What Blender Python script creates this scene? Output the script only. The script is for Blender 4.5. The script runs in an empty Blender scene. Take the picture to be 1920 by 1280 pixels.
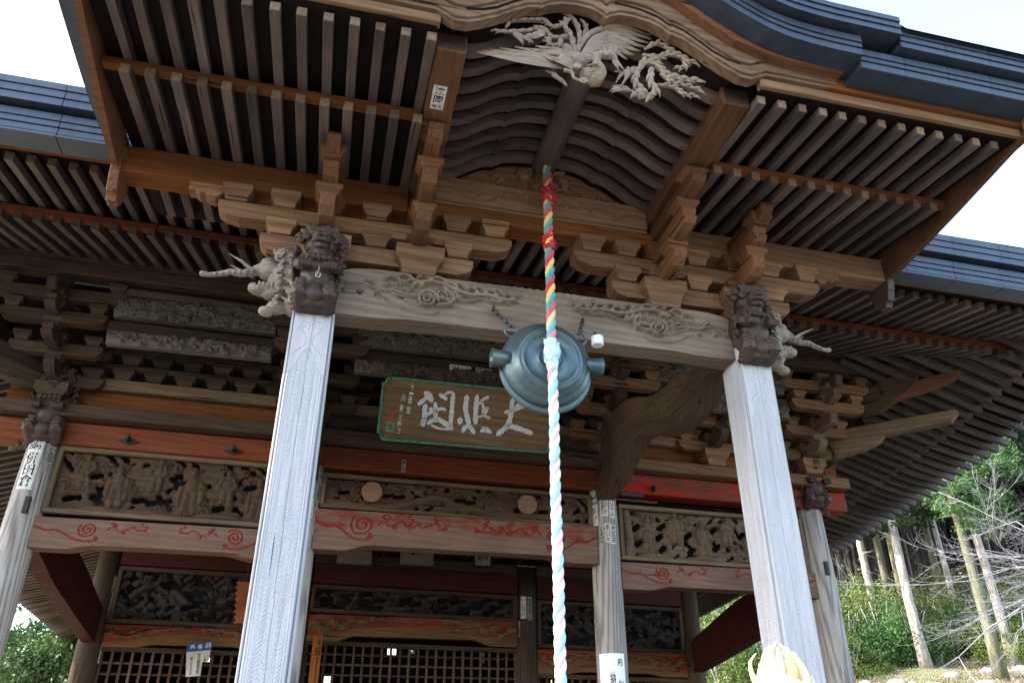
import bpy, bmesh, math, random
import numpy as np
from mathutils import Vector, Matrix
random.seed(7); np.random.seed(7)
R = math.radians
scene = bpy.context.scene
COL = scene.collection

# ---------------------------------------------------------------- camera, sky, sun, exposure
cam_d = bpy.data.cameras.new('camera'); cam = bpy.data.objects.new('camera', cam_d); COL.objects.link(cam)
cam_d.sensor_width = 36.0; cam_d.lens = 1455 / 1920 * 36
cam_d.clip_start = 0.05; cam_d.clip_end = 1500
cam.location = (0, 0, 1.6); cam.rotation_euler = (R(90 + 28.4), 0, R(-13.5))
scene.camera = cam

SUN_EL, SUN_AZ = 38.0, 275.0            # azimuth clockwise from +Y (into the scene); 270 = from the left
world = bpy.data.worlds.new('World'); scene.world = world; world.use_nodes = True
nt = world.node_tree; nt.nodes.clear()
sky = nt.nodes.new('ShaderNodeTexSky'); sky.sky_type = 'NISHITA'; sky.sun_disc = False
sky.sun_elevation = R(SUN_EL); sky.sun_rotation = R(SUN_AZ); sky.air_density = 1.0; sky.dust_density = 2.0; sky.ozone_density = 1.0
bg = nt.nodes.new('ShaderNodeBackground'); bg.inputs[1].default_value = 0.15
wo = nt.nodes.new('ShaderNodeOutputWorld')
hs = nt.nodes.new('ShaderNodeHueSaturation'); hs.inputs['Saturation'].default_value = .92; hs.inputs['Value'].default_value = 1.0
nt.links.new(sky.outputs[0], hs.inputs['Color']); nt.links.new(hs.outputs[0], bg.inputs[0]); nt.links.new(bg.outputs[0], wo.inputs[0])
sun_d = bpy.data.lights.new('sun', 'SUN'); sun_d.energy = 2.0; sun_d.angle = R(0.5); sun_d.color = (1, .95, .86)
sun = bpy.data.objects.new('sun', sun_d); COL.objects.link(sun)
sd = Vector((math.sin(R(SUN_AZ)) * math.cos(R(SUN_EL)), math.cos(R(SUN_AZ)) * math.cos(R(SUN_EL)), math.sin(R(SUN_EL))))
sun.rotation_euler = sd.to_track_quat('Z', 'Y').to_euler(); sun.location = (-40, 0, 40)
scene.view_settings.view_transform = 'Standard'; scene.view_settings.look = 'None'
scene.view_settings.exposure = 2.72; scene.view_settings.gamma = 1.0
scene.cycles.max_bounces = 8; scene.cycles.diffuse_bounces = 5

# ---------------------------------------------------------------- measuring helper: picture point -> world point at a known depth
_P, _Y = R(28.4), R(13.5)
_fw = Vector((math.sin(_Y) * math.cos(_P), math.cos(_Y) * math.cos(_P), math.sin(_P)))
_rt = Vector((math.cos(_Y), -math.sin(_Y), 0)); _up = _rt.cross(_fw)
def _ray(x, y): return _fw + _rt * ((x - 960) / 1455) - _up * ((y - 640) / 1455)
def at(x, y, Y):
    d = _ray(x, y); return Vector((0, 0, 1.6)) + d * (Y / d.y)
def atx(x, y, X):
    d = _ray(x, y); return Vector((0, 0, 1.6)) + d * (X / d.x)

# ---------------------------------------------------------------- objects
WM = {}
def T(x=0, y=0, z=0, rz=0, rx=0, ry=0):
    return Matrix.Translation((x, y, z)) @ Matrix.Rotation(rz, 4, 'Z') @ Matrix.Rotation(ry, 4, 'Y') @ Matrix.Rotation(rx, 4, 'X')
def put(name, mesh, parent=None, M=None, kind=None, label=None):
    o = bpy.data.objects.new(name, mesh); COL.objects.link(o)
    M = M if M is not None else Matrix()
    if parent is not None:
        o.parent = parent; o.matrix_parent_inverse = WM[parent.name].inverted()
    o.matrix_basis = M; WM[o.name] = M.copy()
    if kind: o['kind'] = kind
    if label: o['label'] = label
    return o
def thing(name, label, cat, loc=(0, 0, 0), group=None, mesh=None, M=None):
    o = put(name, mesh, None, M if M is not None else T(*loc))
    o['label'] = label; o['category'] = cat
    if group: o['group'] = group
    return o
def mesh_of(name, verts, faces, mat, smooth=False):
    m = bpy.data.meshes.new(name)
    m.from_pydata([tuple(map(float, v)) for v in verts], [], faces)
    for x in (mat if isinstance(mat, (list, tuple)) else [mat]): m.materials.append(x)
    if smooth: m.polygons.foreach_set('use_smooth', [True] * len(m.polygons))
    m.update(); return m
class MB:
    def __init__(s): s.v = []; s.f = []; s.mi = []
    def add(s, vs, fs, mi=0):
        b = len(s.v); s.v += [tuple(v) for v in vs]; s.f += [tuple(b + i for i in f) for f in fs]; s.mi += [mi] * len(fs)
    def build(s, name, mat, smooth=False):
        m = mesh_of(name, s.v, s.f, mat, smooth)
        m.polygons.foreach_set('material_index', s.mi); return m
def cbox_data(L, W, H, c):
    """chamfered box, long side on local X"""
    vs = []; x, y, z = L / 2, W / 2, H / 2
    for sx in (-1, 1):
        for sy in (-1, 1):
            for sz in (-1, 1):
                vs += [(sx * x, sy * (y - c), sz * (z - c)), (sx * (x - c), sy * y, sz * (z - c)), (sx * (x - c), sy * (y - c), sz * z)]
    def i(sx, sy, sz, k): return (((sx + 1) // 2) * 4 + ((sy + 1) // 2) * 2 + (sz + 1) // 2) * 3 + k
    fs = []; mi = []
    def q(ids, flip, m=0): fs.append(ids[::-1] if flip else ids); mi.append(m)
    for s in (-1, 1):
        q([i(s, -1, -1, 0), i(s, 1, -1, 0), i(s, 1, 1, 0), i(s, -1, 1, 0)], s < 0, 1)
        q([i(-1, s, -1, 1), i(1, s, -1, 1), i(1, s, 1, 1), i(-1, s, 1, 1)], s > 0)
        q([i(-1, -1, s, 2), i(1, -1, s, 2), i(1, 1, s, 2), i(-1, 1, s, 2)], s < 0)
    for a in (-1, 1):
        for b in (-1, 1):
            q([i(-1, a, b, 1), i(1, a, b, 1), i(1, a, b, 2), i(-1, a, b, 2)], a * b < 0)
            q([i(a, -1, b, 0), i(a, 1, b, 0), i(a, 1, b, 2), i(a, -1, b, 2)], a * b > 0)
            q([i(a, b, -1, 0), i(a, b, 1, 0), i(a, b, 1, 1), i(a, b, -1, 1)], a * b < 0)
    for a in (-1, 1):
        for b in (-1, 1):
            for c_ in (-1, 1):
                q([i(a, b, c_, 0), i(a, b, c_, 1), i(a, b, c_, 2)], a * b * c_ < 0)
    return vs, fs, mi
_bc = {}
def box_mesh(L, W, H, mat, end=None, c=0.006):
    k = (round(L, 4), round(W, 4), round(H, 4), mat.name, end.name if end else '', c)
    if k not in _bc:
        vs, fs, mi = cbox_data(L, W, H, min(c, W / 4, H / 4))
        m = mesh_of('timber', vs, fs, [mat, end or mat]); m.polygons.foreach_set('material_index', mi)
        bm = bmesh.new(); bm.from_mesh(m); bmesh.ops.recalc_face_normals(bm, faces=bm.faces); bm.to_mesh(m); bm.free()
        _bc[k] = m
    return _bc[k]
def orient(p0, p1, up=(0, 0, 1)):
    p0, p1 = Vector(p0), Vector(p1); x = (p1 - p0).normalized(); u = Vector(up)
    y = u.cross(x).normalized(); z = x.cross(y)
    M = Matrix((x, y, z)).transposed().to_4x4(); M.translation = (p0 + p1) / 2; return M
def beam(name, p0, p1, w, h, mat, parent, end=None, c=.006, up=(0, 0, 1), label=None):
    """square timber from p0 to p1 (centre line), w across, h tall"""
    L = (Vector(p1) - Vector(p0)).length
    return put(name, box_mesh(L, w, h, mat, end, c), parent, orient(p0, p1, up), label=label)
def blk(name, x0, x1, y0, y1, z0, z1, mat, parent, c=.006, end=None, grain='x'):
    cx, cy, cz = (x0 + x1) / 2, (y0 + y1) / 2, (z0 + z1) / 2
    if grain == 'x': return put(name, box_mesh(x1 - x0, y1 - y0, z1 - z0, mat, end, c), parent, T(cx, cy, cz))
    if grain == 'y': return put(name, box_mesh(y1 - y0, x1 - x0, z1 - z0, mat, end, c), parent, T(cx, cy, cz, R(90)))
    return put(name, box_mesh(z1 - z0, y1 - y0, x1 - x0, mat, end, c), parent, T(cx, cy, cz, 0, 0, R(90)))
def prism_mesh(pts, w, mat, c=0.0):
    """side outline pts (x,z) extruded across local Y by w"""
    n = len(pts); vs = [(x, -w / 2, z) for x, z in pts] + [(x, w / 2, z) for x, z in pts]
    fs = [tuple(range(n)), tuple(range(2 * n - 1, n - 1, -1))] + [(i, (i + n), (i + 1) % n + n, (i + 1) % n) for i in range(n)]
    m = mesh_of('timber', vs, fs, mat)
    bm = bmesh.new(); bm.from_mesh(m); bmesh.ops.recalc_face_normals(bm, faces=bm.faces)
    if c:
        es = [e for e in bm.edges if len(e.link_faces) == 2 and e.calc_face_angle(0) > .6]
        bmesh.ops.bevel(bm, geom=es, offset=c, segments=1, affect='EDGES')
    bm.to_mesh(m); bm.free(); return m
def lathe_mesh(prof, n, mat, smooth=True, axis='z'):
    vs = []; fs = []
    for r, z in prof:
        for k in range(n):
            a = 2 * math.pi * k / n
            vs.append((r * math.cos(a), r * math.sin(a), z))
    for j in range(len(prof) - 1):
        for k in range(n):
            fs.append((j * n + k, j * n + (k + 1) % n, (j + 1) * n + (k + 1) % n, (j + 1) * n + k))
    fs.append(tuple(range(n))[::-1]); fs.append(tuple(range((len(prof) - 1) * n, len(prof) * n)))
    if axis == 'x': vs = [(z, x, y) for x, y, z in vs]
    m = mesh_of('turned', vs, fs, mat)
    if smooth:
        m.polygons.foreach_set('use_smooth', [True] * len(m.polygons))
        m.polygons[-1].use_smooth = False; m.polygons[-2].use_smooth = False
    return m
def sweep_data(path, sec, closed=False):
    """path: list of Vector; sec: list of (a,b): a along 'side', b along up(z)-ish. side taken per point"""
    vs = []; n = len(sec); m = len(path)
    for i, (p, s, u) in enumerate(path):
        for a, b in sec: vs.append(Vector(p) + Vector(s) * a + Vector(u) * b)
    fs = []
    for i in range(m - 1):
        for k in range(n):
            fs.append((i * n + k, i * n + (k + 1) % n, (i + 1) * n + (k + 1) % n, (i + 1) * n + k))
    fs += [tuple(range(n))[::-1], tuple(range((m - 1) * n, m * n))]
    return vs, fs
def tube_data(pts, rads, n=8):
    pts = [Vector(p) for p in pts]; vs = []; fs = []; prev = None
    for i, p in enumerate(pts):
        t = (pts[min(i + 1, len(pts) - 1)] - pts[max(i - 1, 0)])
        t = t.normalized() if t.length > 1e-9 else Vector((0, 0, 1))
        if prev is None:
            a = Vector((0, 0, 1)) if abs(t.z) < .9 else Vector((1, 0, 0)); prev = t.cross(a).normalized()
        prev = (prev - t * prev.dot(t)).normalized(); b = t.cross(prev)
        for k in range(n):
            g = 2 * math.pi * k / n; vs.append(p + (prev * math.cos(g) + b * math.sin(g)) * rads[i])
    for i in range(len(pts) - 1):
        for k in range(n): fs.append((i * n + k, i * n + (k + 1) % n, (i + 1) * n + (k + 1) % n, (i + 1) * n + k))
    fs += [tuple(range(n))[::-1], tuple(range((len(pts) - 1) * n, len(pts) * n))]
    return vs, fs
def recalc(m):
    bm = bmesh.new(); bm.from_mesh(m); bmesh.ops.recalc_face_normals(bm, faces=bm.faces); bm.to_mesh(m); bm.free(); return m
def smooth_pts(pts, k=4):
    """Catmull-Rom through points"""
    P = [np.array(p, float) for p in pts]; P = [2 * P[0] - P[1]] + P + [2 * P[-1] - P[-2]]; out = []
    for i in range(1, len(P) - 2):
        for j in range(k):
            t = j / k
            out.append(.5 * ((2 * P[i]) + (-P[i - 1] + P[i + 1]) * t + (2 * P[i - 1] - 5 * P[i] + 4 * P[i + 1] - P[i + 2]) * t * t + (-P[i - 1] + 3 * P[i] - 3 * P[i + 1] + P[i + 2]) * t ** 3))
    out.append(P[-2]); return out

# ---------------------------------------------------------------- materials
def new_mat(name):
    m = bpy.data.materials.new(name); m.use_nodes = True; n = m.node_tree; n.nodes.clear()
    o = n.nodes.new('ShaderNodeOutputMaterial'); b = n.nodes.new('ShaderNodeBsdfPrincipled'); n.links.new(b.outputs[0], o.inputs[0])
    return m, n, b
def N(n, t, **k):
    x = n.nodes.new(t)
    for a, v in k.items():
        if a.startswith('_'): x.inputs[int(a[1:])].default_value = v
        else: setattr(x, a, v)
    return x
def ramp(n, src, stops):
    r = n.nodes.new('ShaderNodeValToRGB'); e = r.color_ramp.elements
    while len(e) < len(stops): e.new(.5)
    for i, (p, c) in enumerate(stops):
        e[i].position = p; e[i].color = (c[0], c[1], c[2], 1) if not isinstance(c, (int, float)) else (c, c, c, 1)
    n.links.new(src, r.inputs[0]); return r.outputs[0]
def mixc(n, f, a, b, mode='MIX'):
    x = n.nodes.new('ShaderNodeMix'); x.data_type = 'RGBA'; x.blend_type = mode
    for s, i in ((f, 0), (a, 6), (b, 7)):
        if hasattr(s, 'links') or hasattr(s, 'is_linked'): n.links.new(s, x.inputs[i])
        elif i == 0: x.inputs[0].default_value = s
        else: x.inputs[i].default_value = (s[0], s[1], s[2], 1)
    return x.outputs[2]
def coords(n, scale, rnd=True, kind='Object'):
    tc = n.nodes.new('ShaderNodeTexCoord'); mp = n.nodes.new('ShaderNodeMapping'); mp.inputs[3].default_value = scale
    n.links.new(tc.outputs[kind], mp.inputs[0])
    if rnd:
        oi = n.nodes.new('ShaderNodeObjectInfo'); mu = N(n, 'ShaderNodeMath', operation='MULTIPLY', _1=61.7)
        n.links.new(oi.outputs['Random'], mu.inputs[0]); cx = n.nodes.new('ShaderNodeCombineXYZ')
        for i in range(3): n.links.new(mu.outputs[0], cx.inputs[i])
        n.links.new(cx.outputs[0], mp.inputs[1])
    return mp.outputs[0]
def wood(name, light, dark, stain=None, ring=.5, rough=.8, var=.35, bump=.4, paint=None, paint_amt=0.0, spec=.12, ring_scale=5.0, stain_amt=.5):
    """weathered timber: growth rings and fibres along local X, stains, per-piece variation, optional flaking paint"""
    if name not in ('pillar_wood', 'column_wood'):
        def sat(c):
            L = sum(c) / 3; return tuple(max(.002, (L + (x - L) * 1.3) * .80) for x in c)
        light, dark = sat(light), sat(dark); stain = sat(stain) if stain else None
    m, n, b = new_mat(name)
    c1 = coords(n, (.10, 1.5, 1.5)); c2 = coords(n, (1.6, 60, 60)); c3 = coords(n, (.9, 2.6, 2.6))
    w = N(n, 'ShaderNodeTexWave', wave_type='BANDS', bands_direction='DIAGONAL', _1=ring_scale, _2=4.5, _3=3.0, _4=1.3, _5=.6); n.links.new(c1, w.inputs[0])
    f = N(n, 'ShaderNodeTexNoise', _2=1.0, _3=5.0, _4=.65); n.links.new(c2, f.inputs[0])
    s = N(n, 'ShaderNodeTexNoise', _2=1.3, _3=5.0, _4=.6); n.links.new(c3, s.inputs[0])
    mid = [(a + c) / 2 for a, c in zip(light, dark)]
    rc = ramp(n, w.outputs['Fac'], [(0, dark), (.22, mid), (.7, light)])
    fc = ramp(n, f.outputs['Fac'], [(.3, dark), (.5, mid), (.68, light)])
    col = mixc(n, ring, fc, rc)
    st = stain or [c * .35 for c in dark]
    sf = ramp(n, s.outputs['Fac'], [(.42, 0), (.72, stain_amt)])
    col = mixc(n, sf, col, st)
    # cracks: very stretched dark lines
    c4 = coords(n, (.5, 16, 16)); ck = N(n, 'ShaderNodeTexNoise', _2=1.6, _3=3.0, _4=.5); n.links.new(c4, ck.inputs[0])
    cf = ramp(n, ck.outputs['Fac'], [(.295, 1), (.335, 0)] if name != 'pillar_wood' else [(.24, .8), (.27, 0)])
    col = mixc(n, cf, col, [c * .18 for c in dark])
    oi = n.nodes.new('ShaderNodeObjectInfo')
    mr = N(n, 'ShaderNodeMapRange', _3=1 - var, _4=1 + var); n.links.new(oi.outputs['Random'], mr.inputs[0])
    hsv = n.nodes.new('ShaderNodeHueSaturation'); n.links.new(mr.outputs[0], hsv.inputs['Value']); n.links.new(col, hsv.inputs['Color']); col = hsv.outputs[0]
    if paint is not None:
        at_ = N(n, 'ShaderNodeAttribute', attribute_name='paint')
        pn = N(n, 'ShaderNodeTexNoise', _2=3.2, _3=7.0, _4=.68); n.links.new(c3, pn.inputs[0])
        add = N(n, 'ShaderNodeMath', operation='ADD'); n.links.new(at_.outputs['Fac'], add.inputs[0]); add.inputs[1].default_value = paint_amt
        ad2 = N(n, 'ShaderNodeMath', operation='ADD'); n.links.new(add.outputs[0], ad2.inputs[0]); n.links.new(pn.outputs['Fac'], ad2.inputs[1])
        pf = ramp(n, ad2.outputs[0], [(.93, 0), (1.0, 1)]) if False else None
        mr2 = N(n, 'ShaderNodeMapRange', _1=.92, _2=1.12); n.links.new(ad2.outputs[0], mr2.inputs[0])
        pc = mixc(n, f.outputs['Fac'], [c * .55 for c in paint], paint)
        col = mixc(n, mr2.outputs[0], col, pc)
    n.links.new(col, b.inputs['Base Color']); b.inputs['Roughness'].default_value = rough; b.inputs['Specular IOR Level'].default_value = spec
    bp = N(n, 'ShaderNodeBump', _0=bump, _1=.004)
    hm = mixc(n, .35, f.outputs['Fac'], w.outputs['Fac']); hm = mixc(n, cf, hm, (0, 0, 0)); n.links.new(hm, bp.inputs['Height'])
    n.links.new(bp.outputs[0], b.inputs['Normal'])
    return m
def simple(name, col, rough=.6, metal=0.0, vary=.2, scale=8, bump=0.0, col2=None, spec=.5, emit=None, stretch=(1, 1, 1), kind='Object'):
    m, n, b = new_mat(name); c = coords(n, stretch, kind=kind)
    t = N(n, 'ShaderNodeTexNoise', _2=scale, _3=5.0, _4=.6); n.links.new(c, t.inputs[0])
    c2 = col2 or [x * (1 - vary) for x in col]
    cc = ramp(n, t.outputs['Fac'], [(.35, c2), (.65, col)]); n.links.new(cc, b.inputs['Base Color'])
    b.inputs['Roughness'].default_value = rough; b.inputs['Metallic'].default_value = metal; b.inputs['Specular IOR Level'].default_value = spec
    if bump:
        bp = N(n, 'ShaderNodeBump', _0=bump, _1=.01); n.links.new(t.outputs['Fac'], bp.inputs['Height']); n.links.new(bp.outputs[0], b.inputs['Normal'])
    return m
W_PILLAR = wood('pillar_wood', (.50, .50, .51), (.37, .365, .37), (.27, .26, .26), ring=.25, var=.05, ring_scale=4, stain_amt=.25)
W_COLUMN = wood('column_wood', (.42, .385, .35), (.17, .145, .125), (.10, .082, .07), ring=.7, var=.08, ring_scale=6, stain_amt=.45, bump=.7)
W_RAFTER = wood('rafter_wood', (.185, .145, .122), (.095, .070, .058), (.030, .028, .032), var=.35, ring=.15, stain_amt=.75, rough=.58, spec=.3)
W_TIP = wood('rafter_end_wood', (.30, .22, .16), (.15, .10, .07), (.08, .06, .05), ring=.2, var=.4)
W_BOARD = wood('roof_board_wood', (.020, .014, .011), (.009, .007, .006), var=.3, ring=.2)  # near-black tone, shade of the rafter gaps put into the boards
W_WARM = wood('warm_cypress', (.23, .105, .050), (.12, .052, .026), (.055, .03, .02), var=.15, ring=.3)
W_LIGHT = wood('bracket_cypress', (.31, .195, .125), (.15, .088, .055), (.075, .048, .034), var=.25, ring=.5)
W_PALE = wood('pale_cypress', (.33, .22, .145), (.18, .112, .07), (.10, .066, .046), var=.12, ring=.4, stain_amt=.4)
W_KORYO = wood('carved_beam_wood', (.30, .245, .19), (.165, .13, .10), (.09, .072, .06), var=.08, ring=.45, stain_amt=.6)
W_NOSE = wood('bracket_nose_wood', (.21, .115, .07), (.115, .060, .038), (.055, .035, .028), var=.25, ring=.35)
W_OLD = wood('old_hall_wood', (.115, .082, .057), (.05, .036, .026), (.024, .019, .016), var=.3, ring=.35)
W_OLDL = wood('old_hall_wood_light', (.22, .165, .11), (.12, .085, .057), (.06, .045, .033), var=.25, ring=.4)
W_SHISHI = wood('lion_wood', (.085, .054, .040), (.038, .025, .020), (.018, .014, .013), var=.1, ring=.2, rough=.6, spec=.4)
W_BAKU = wood('pale_carving_wood', (.33, .29, .24), (.19, .16, .13), (.10, .085, .07), var=.1, ring=.2, stain_amt=.35)
W_PHX = wood('bird_carving_wood', (.40, .33, .26), (.22, .17, .13), (.12, .095, .08), var=.05, ring=.2, stain_amt=.4)
W_PANEL = wood('panel_carving_wood', (.135, .090, .060), (.060, .040, .028), (.026, .019, .016), var=.12, ring=.2, bump=.5)
W_FIG = wood('figure_carving_wood', (.19, .138, .098), (.085, .060, .043), (.036, .027, .021), var=.12, ring=.2)
W_DPANEL = wood('dark_carving_wood', (.085, .068, .055), (.042, .036, .032), (.026, .028, .034), var=.15, ring=.2)
W_PAINTC = wood('painted_frieze_wood', (.22, .19, .15), (.09, .08, .066), (.045, .05, .05), var=.08, ring=.15, paint=(.07, .11, .13), paint_amt=.33, stain_amt=.6)
W_REDK = wood('red_carved_beam_wood', (.25, .17, .13), (.14, .092, .072), (.09, .05, .04), var=.08, ring=.3, paint=(.24, .030, .018), paint_amt=0.0)
W_RED = wood('red_painted_wood', (.20, .085, .05), (.11, .042, .026), (.065, .025, .018), var=.1, ring=.3, paint=(.44, .018, .007), paint_amt=.50, rough=.6)
W_REDOLD = wood('faded_red_wood', (.22, .080, .045), (.12, .042, .026), (.06, .025, .018), var=.15, ring=.35, paint=(.32, .022, .010), paint_amt=.37, rough=.6)
W_BARGE = wood('bargeboard_wood', (.27, .19, .135), (.14, .092, .064), (.075, .048, .036), var=.05, ring=.5, stain_amt=.6)
W_DRED = wood('dark_red_wood', (.08, .032, .024), (.04, .018, .014), var=.1, paint=(.075, .010, .010), paint_amt=.5, rough=.6)
W_LAT = wood('lattice_wood', (.15, .10, .068), (.075, .05, .036), var=.3, ring=.2)
M_VOID = simple('painted_dark', (.018, .016, .015), .9)  # darkness of recesses and interior put into a near-black colour
M_IRON = simple('rusty_iron', (.09, .055, .045), .75, .3, .5, 30, .3)
M_BLACK = simple('black_iron', (.02, .018, .018), .6, .3)
M_PAPER = simple('slip_paper', (.74, .72, .66), .9, vary=.25, scale=14)
M_PAPERO = simple('old_slip_paper', (.42, .40, .34), .9, vary=.45, scale=20)
M_INK = simple('black_ink', (.012, .012, .014), .7, spec=.2)
M_WHITE = simple('white_porcelain', (.82, .82, .80), .25, vary=.04)
def copper():
    m, n, b = new_mat('dark_copper_roof'); c = coords(n, (1, 1, 1), False)
    t = N(n, 'ShaderNodeTexNoise', _2=1.7, _3=6.0, _4=.6); n.links.new(c, t.inputs[0])
    t2 = N(n, 'ShaderNodeTexNoise', _2=14., _3=4.0, _4=.6); n.links.new(coords(n, (1, 1, .1), False), t2.inputs[0])
    col = ramp(n, t.outputs['Fac'], [(.3, (.026, .038, .056)), (.7, (.052, .072, .098))]); col = mixc(n, .25, col, ramp(n, t2.outputs['Fac'], [(.35, (.03, .035, .04)), (.7, (.10, .115, .13))]))
    n.links.new(col, b.inputs['Base Color']); b.inputs['Metallic'].default_value = .35
    r = N(n, 'ShaderNodeMapRange', _3=.3, _4=.5); n.links.new(t2.outputs['Fac'], r.inputs[0]); n.links.new(r.outputs[0], b.inputs['Roughness'])
    bp = N(n, 'ShaderNodeBump', _0=.15, _1=.01); n.links.new(t.outputs['Fac'], bp.inputs['Height']); n.links.new(bp.outputs[0], b.inputs['Normal'])
    return m
M_COPPER = copper()

# ---------------------------------------------------------------- carved relief fields
class Field:
    def __init__(s, x0, x1, z0, z1, res):
        s.nx = max(4, int((x1 - x0) / res)); s.nz = max(4, int((z1 - z0) / res)); s.b = (x0, x1, z0, z1)
        s.X, s.Z = np.meshgrid(np.linspace(x0, x1, s.nx), np.linspace(z0, z1, s.nz)); s.h = np.zeros_like(s.X); s.p = np.zeros_like(s.X)
    def win(s, a0, a1, c0, c1):
        x0, x1, z0, z1 = s.b; f = lambda v, lo, hi, n: int(min(n, max(0, (v - lo) / (hi - lo) * (n - 1))))
        return slice(f(c0, z0, z1, s.nz), f(c1, z0, z1, s.nz) + 2), slice(f(a0, x0, x1, s.nx), f(a1, x0, x1, s.nx) + 2)
    def _segd(s, pts, rad):
        pts = np.array(pts, float); rad = np.array(rad, float) if hasattr(rad, '__len__') else np.full(len(pts), rad)
        m = rad.max() * 1.05; w = s.win(pts[:, 0].min() - m, pts[:, 0].max() + m, pts[:, 1].min() - m, pts[:, 1].max() + m)
        X, Z = s.X[w], s.Z[w]; best = np.full(X.shape, 9.)
        for i in range(len(pts) - 1):
            a, b = pts[i], pts[i + 1]; d = b - a; L = max(d @ d, 1e-12)
            t = np.clip(((X - a[0]) * d[0] + (Z - a[1]) * d[1]) / L, 0, 1)
            q = np.hypot(X - a[0] - t * d[0], Z - a[1] - t * d[1]) / np.maximum(rad[i] * (1 - t) + rad[i + 1] * t, 1e-4)
            best = np.minimum(best, q)
        return w, best
    def stroke(s, pts, rad, h, base=0., k=.5):
        if min(s.X[0, 1] - s.X[0, 0], 1) <= 0: return
        w, q = s._segd(pts, rad); v = np.where(q < 1, base + h * np.clip(1 - q * q, 0, 1) ** k, 0); s.h[w] = np.maximum(s.h[w], v)
    def groove(s, pts, rad, d, paint=0.):
        w, q = s._segd(pts, rad); v = np.clip(1 - q, 0, 1); s.h[w] -= d * v; s.p[w] = np.maximum(s.p[w], paint * (q < 1.4))
    def dome(s, cx, cz, rx, rz, h, base=0., k=.5, rot=0):
        m = max(rx, rz); w = s.win(cx - m, cx + m, cz - m, cz + m); X, Z = s.X[w] - cx, s.Z[w] - cz
        c, n = math.cos(rot), math.sin(rot); q = ((X * c + Z * n) / rx) ** 2 + ((-X * n + Z * c) / rz) ** 2
        v = np.where(q < 1, base + h * np.clip(1 - q, 0, 1) ** k, 0); s.h[w] = np.maximum(s.h[w], v)
    @staticmethod
    def spts(cx, cz, Rr, turns, dirn=1, ph=0, n=22, r0=.12):
        t = np.linspace(0, 1, n); a = ph + dirn * t * turns * 2 * math.pi; r = Rr * (r0 + (1 - r0) * t)
        return np.stack([cx + r * np.cos(a), cz + r * np.sin(a)], 1)
    def cloud(s, cx, cz, r, h, base=0., lobes=6, dirn=1, ph=0, gd=.6):
        for k in range(lobes):
            a = ph + k * 2 * math.pi / lobes; s.dome(cx + r * .62 * math.cos(a), cz + r * .5 * math.sin(a), r * .42, r * .36, h * .55, base)
        s.dome(cx, cz, r * .62, r * .52, h * .85, base)
        p = s.spts(cx, cz, r * .5, 1.6, dirn, ph, 14); p[:, 1] = cz + (p[:, 1] - cz) * .85
        s.groove(p, r * .13, h * gd); s.dome(cx, cz, r * .16, r * .15, h * 1.0, base)
    def scroll(s, x, z, L, ang, r, h, dirn=1, base=0.):
        """a stem that ends in a curl"""
        n = 7; t = np.linspace(0, 1, n); ex, ez = math.cos(ang), math.sin(ang); bx, bz = -ez * dirn, ex * dirn
        P = [(x + ex * L * u + bx * L * .25 * math.sin(u * 3.1), z + ez * L * u + bz * L * .25 * math.sin(u * 3.1)) for u in t]
        s.stroke(P, np.linspace(r * .3, r * .5, n), h, base)
        q = s.spts(P[-1][0] + bx * r * .8, P[-1][1] + bz * r * .8, r * 1.1, 1.5, -dirn, ang, 16)
        s.stroke(q, np.linspace(r * .28, r * .42, len(q)), h * .9, base)
def relief_mesh(F, depth, mat, bot=None, top=None, open_thr=None, flip=False, smooth=True):
    """front sheet at local y = -h, sides and back at y = depth; bot/top(x) squeeze the grid between two curves"""
    nx, nz = F.nx, F.nz; X = F.X.copy(); Z = F.Z.copy(); x0, x1, z0, z1 = F.b
    cx, cz = (x0 + x1) / 2, (z0 + z1) / 2
    if bot is not None:
        t = (Z - z0) / (z1 - z0); B = bot(X); Tp = top(X); Z = B + t * (Tp - B)
    V = np.stack([X - cx, -F.h, Z - cz], -1).reshape(-1, 3)
    idx = np.arange(nx * nz).reshape(nz, nx)
    q = np.stack([idx[:-1, :-1], idx[:-1, 1:], idx[1:, 1:], idx[1:, :-1]], -1)
    if open_thr is not None:
        hh = (F.h[:-1, :-1] + F.h[:-1, 1:] + F.h[1:, 1:] + F.h[1:, :-1]) / 4; q = q[hh > open_thr]
    faces = [tuple(r) for r in q.reshape(-1, 4).tolist()]
    verts = V.tolist()
    ring = list(idx[0, :]) + list(idx[1:, -1]) + list(idx[-1, -2::-1]) + list(idx[-2:0:-1, 0])
    if depth:
        b = len(verts); verts += [(V[i][0], depth, V[i][2]) for i in ring]; m = len(ring)
        faces += [(int(ring[(k + 1) % m]), int(ring[k]), b + k, b + (k + 1) % m) for k in range(m)]
        faces.append(tuple(b + k for k in range(m)))
    me = mesh_of('carving', verts, faces, mat)
    sm = [smooth] * (len(faces) - (len(ring) + 1 if depth else 0)) + [False] * (len(ring) + 1 if depth else 0)
    me.polygons.foreach_set('use_smooth', sm)
    a = me.attributes.new('paint', 'FLOAT', 'POINT'); pv = np.zeros(len(verts)); pv[:nx * nz] = F.p.reshape(-1); a.data.foreach_set('value', pv)
    return me, (cx, cz)
def put_relief(name, F, y, depth, mat, parent, M=None, **k):
    me, (cx, cz) = relief_mesh(F, depth, mat, **k)
    return put(name, me, parent, (M @ T(cx, 0, cz)) if M is not None else T(cx, y, cz))

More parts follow.
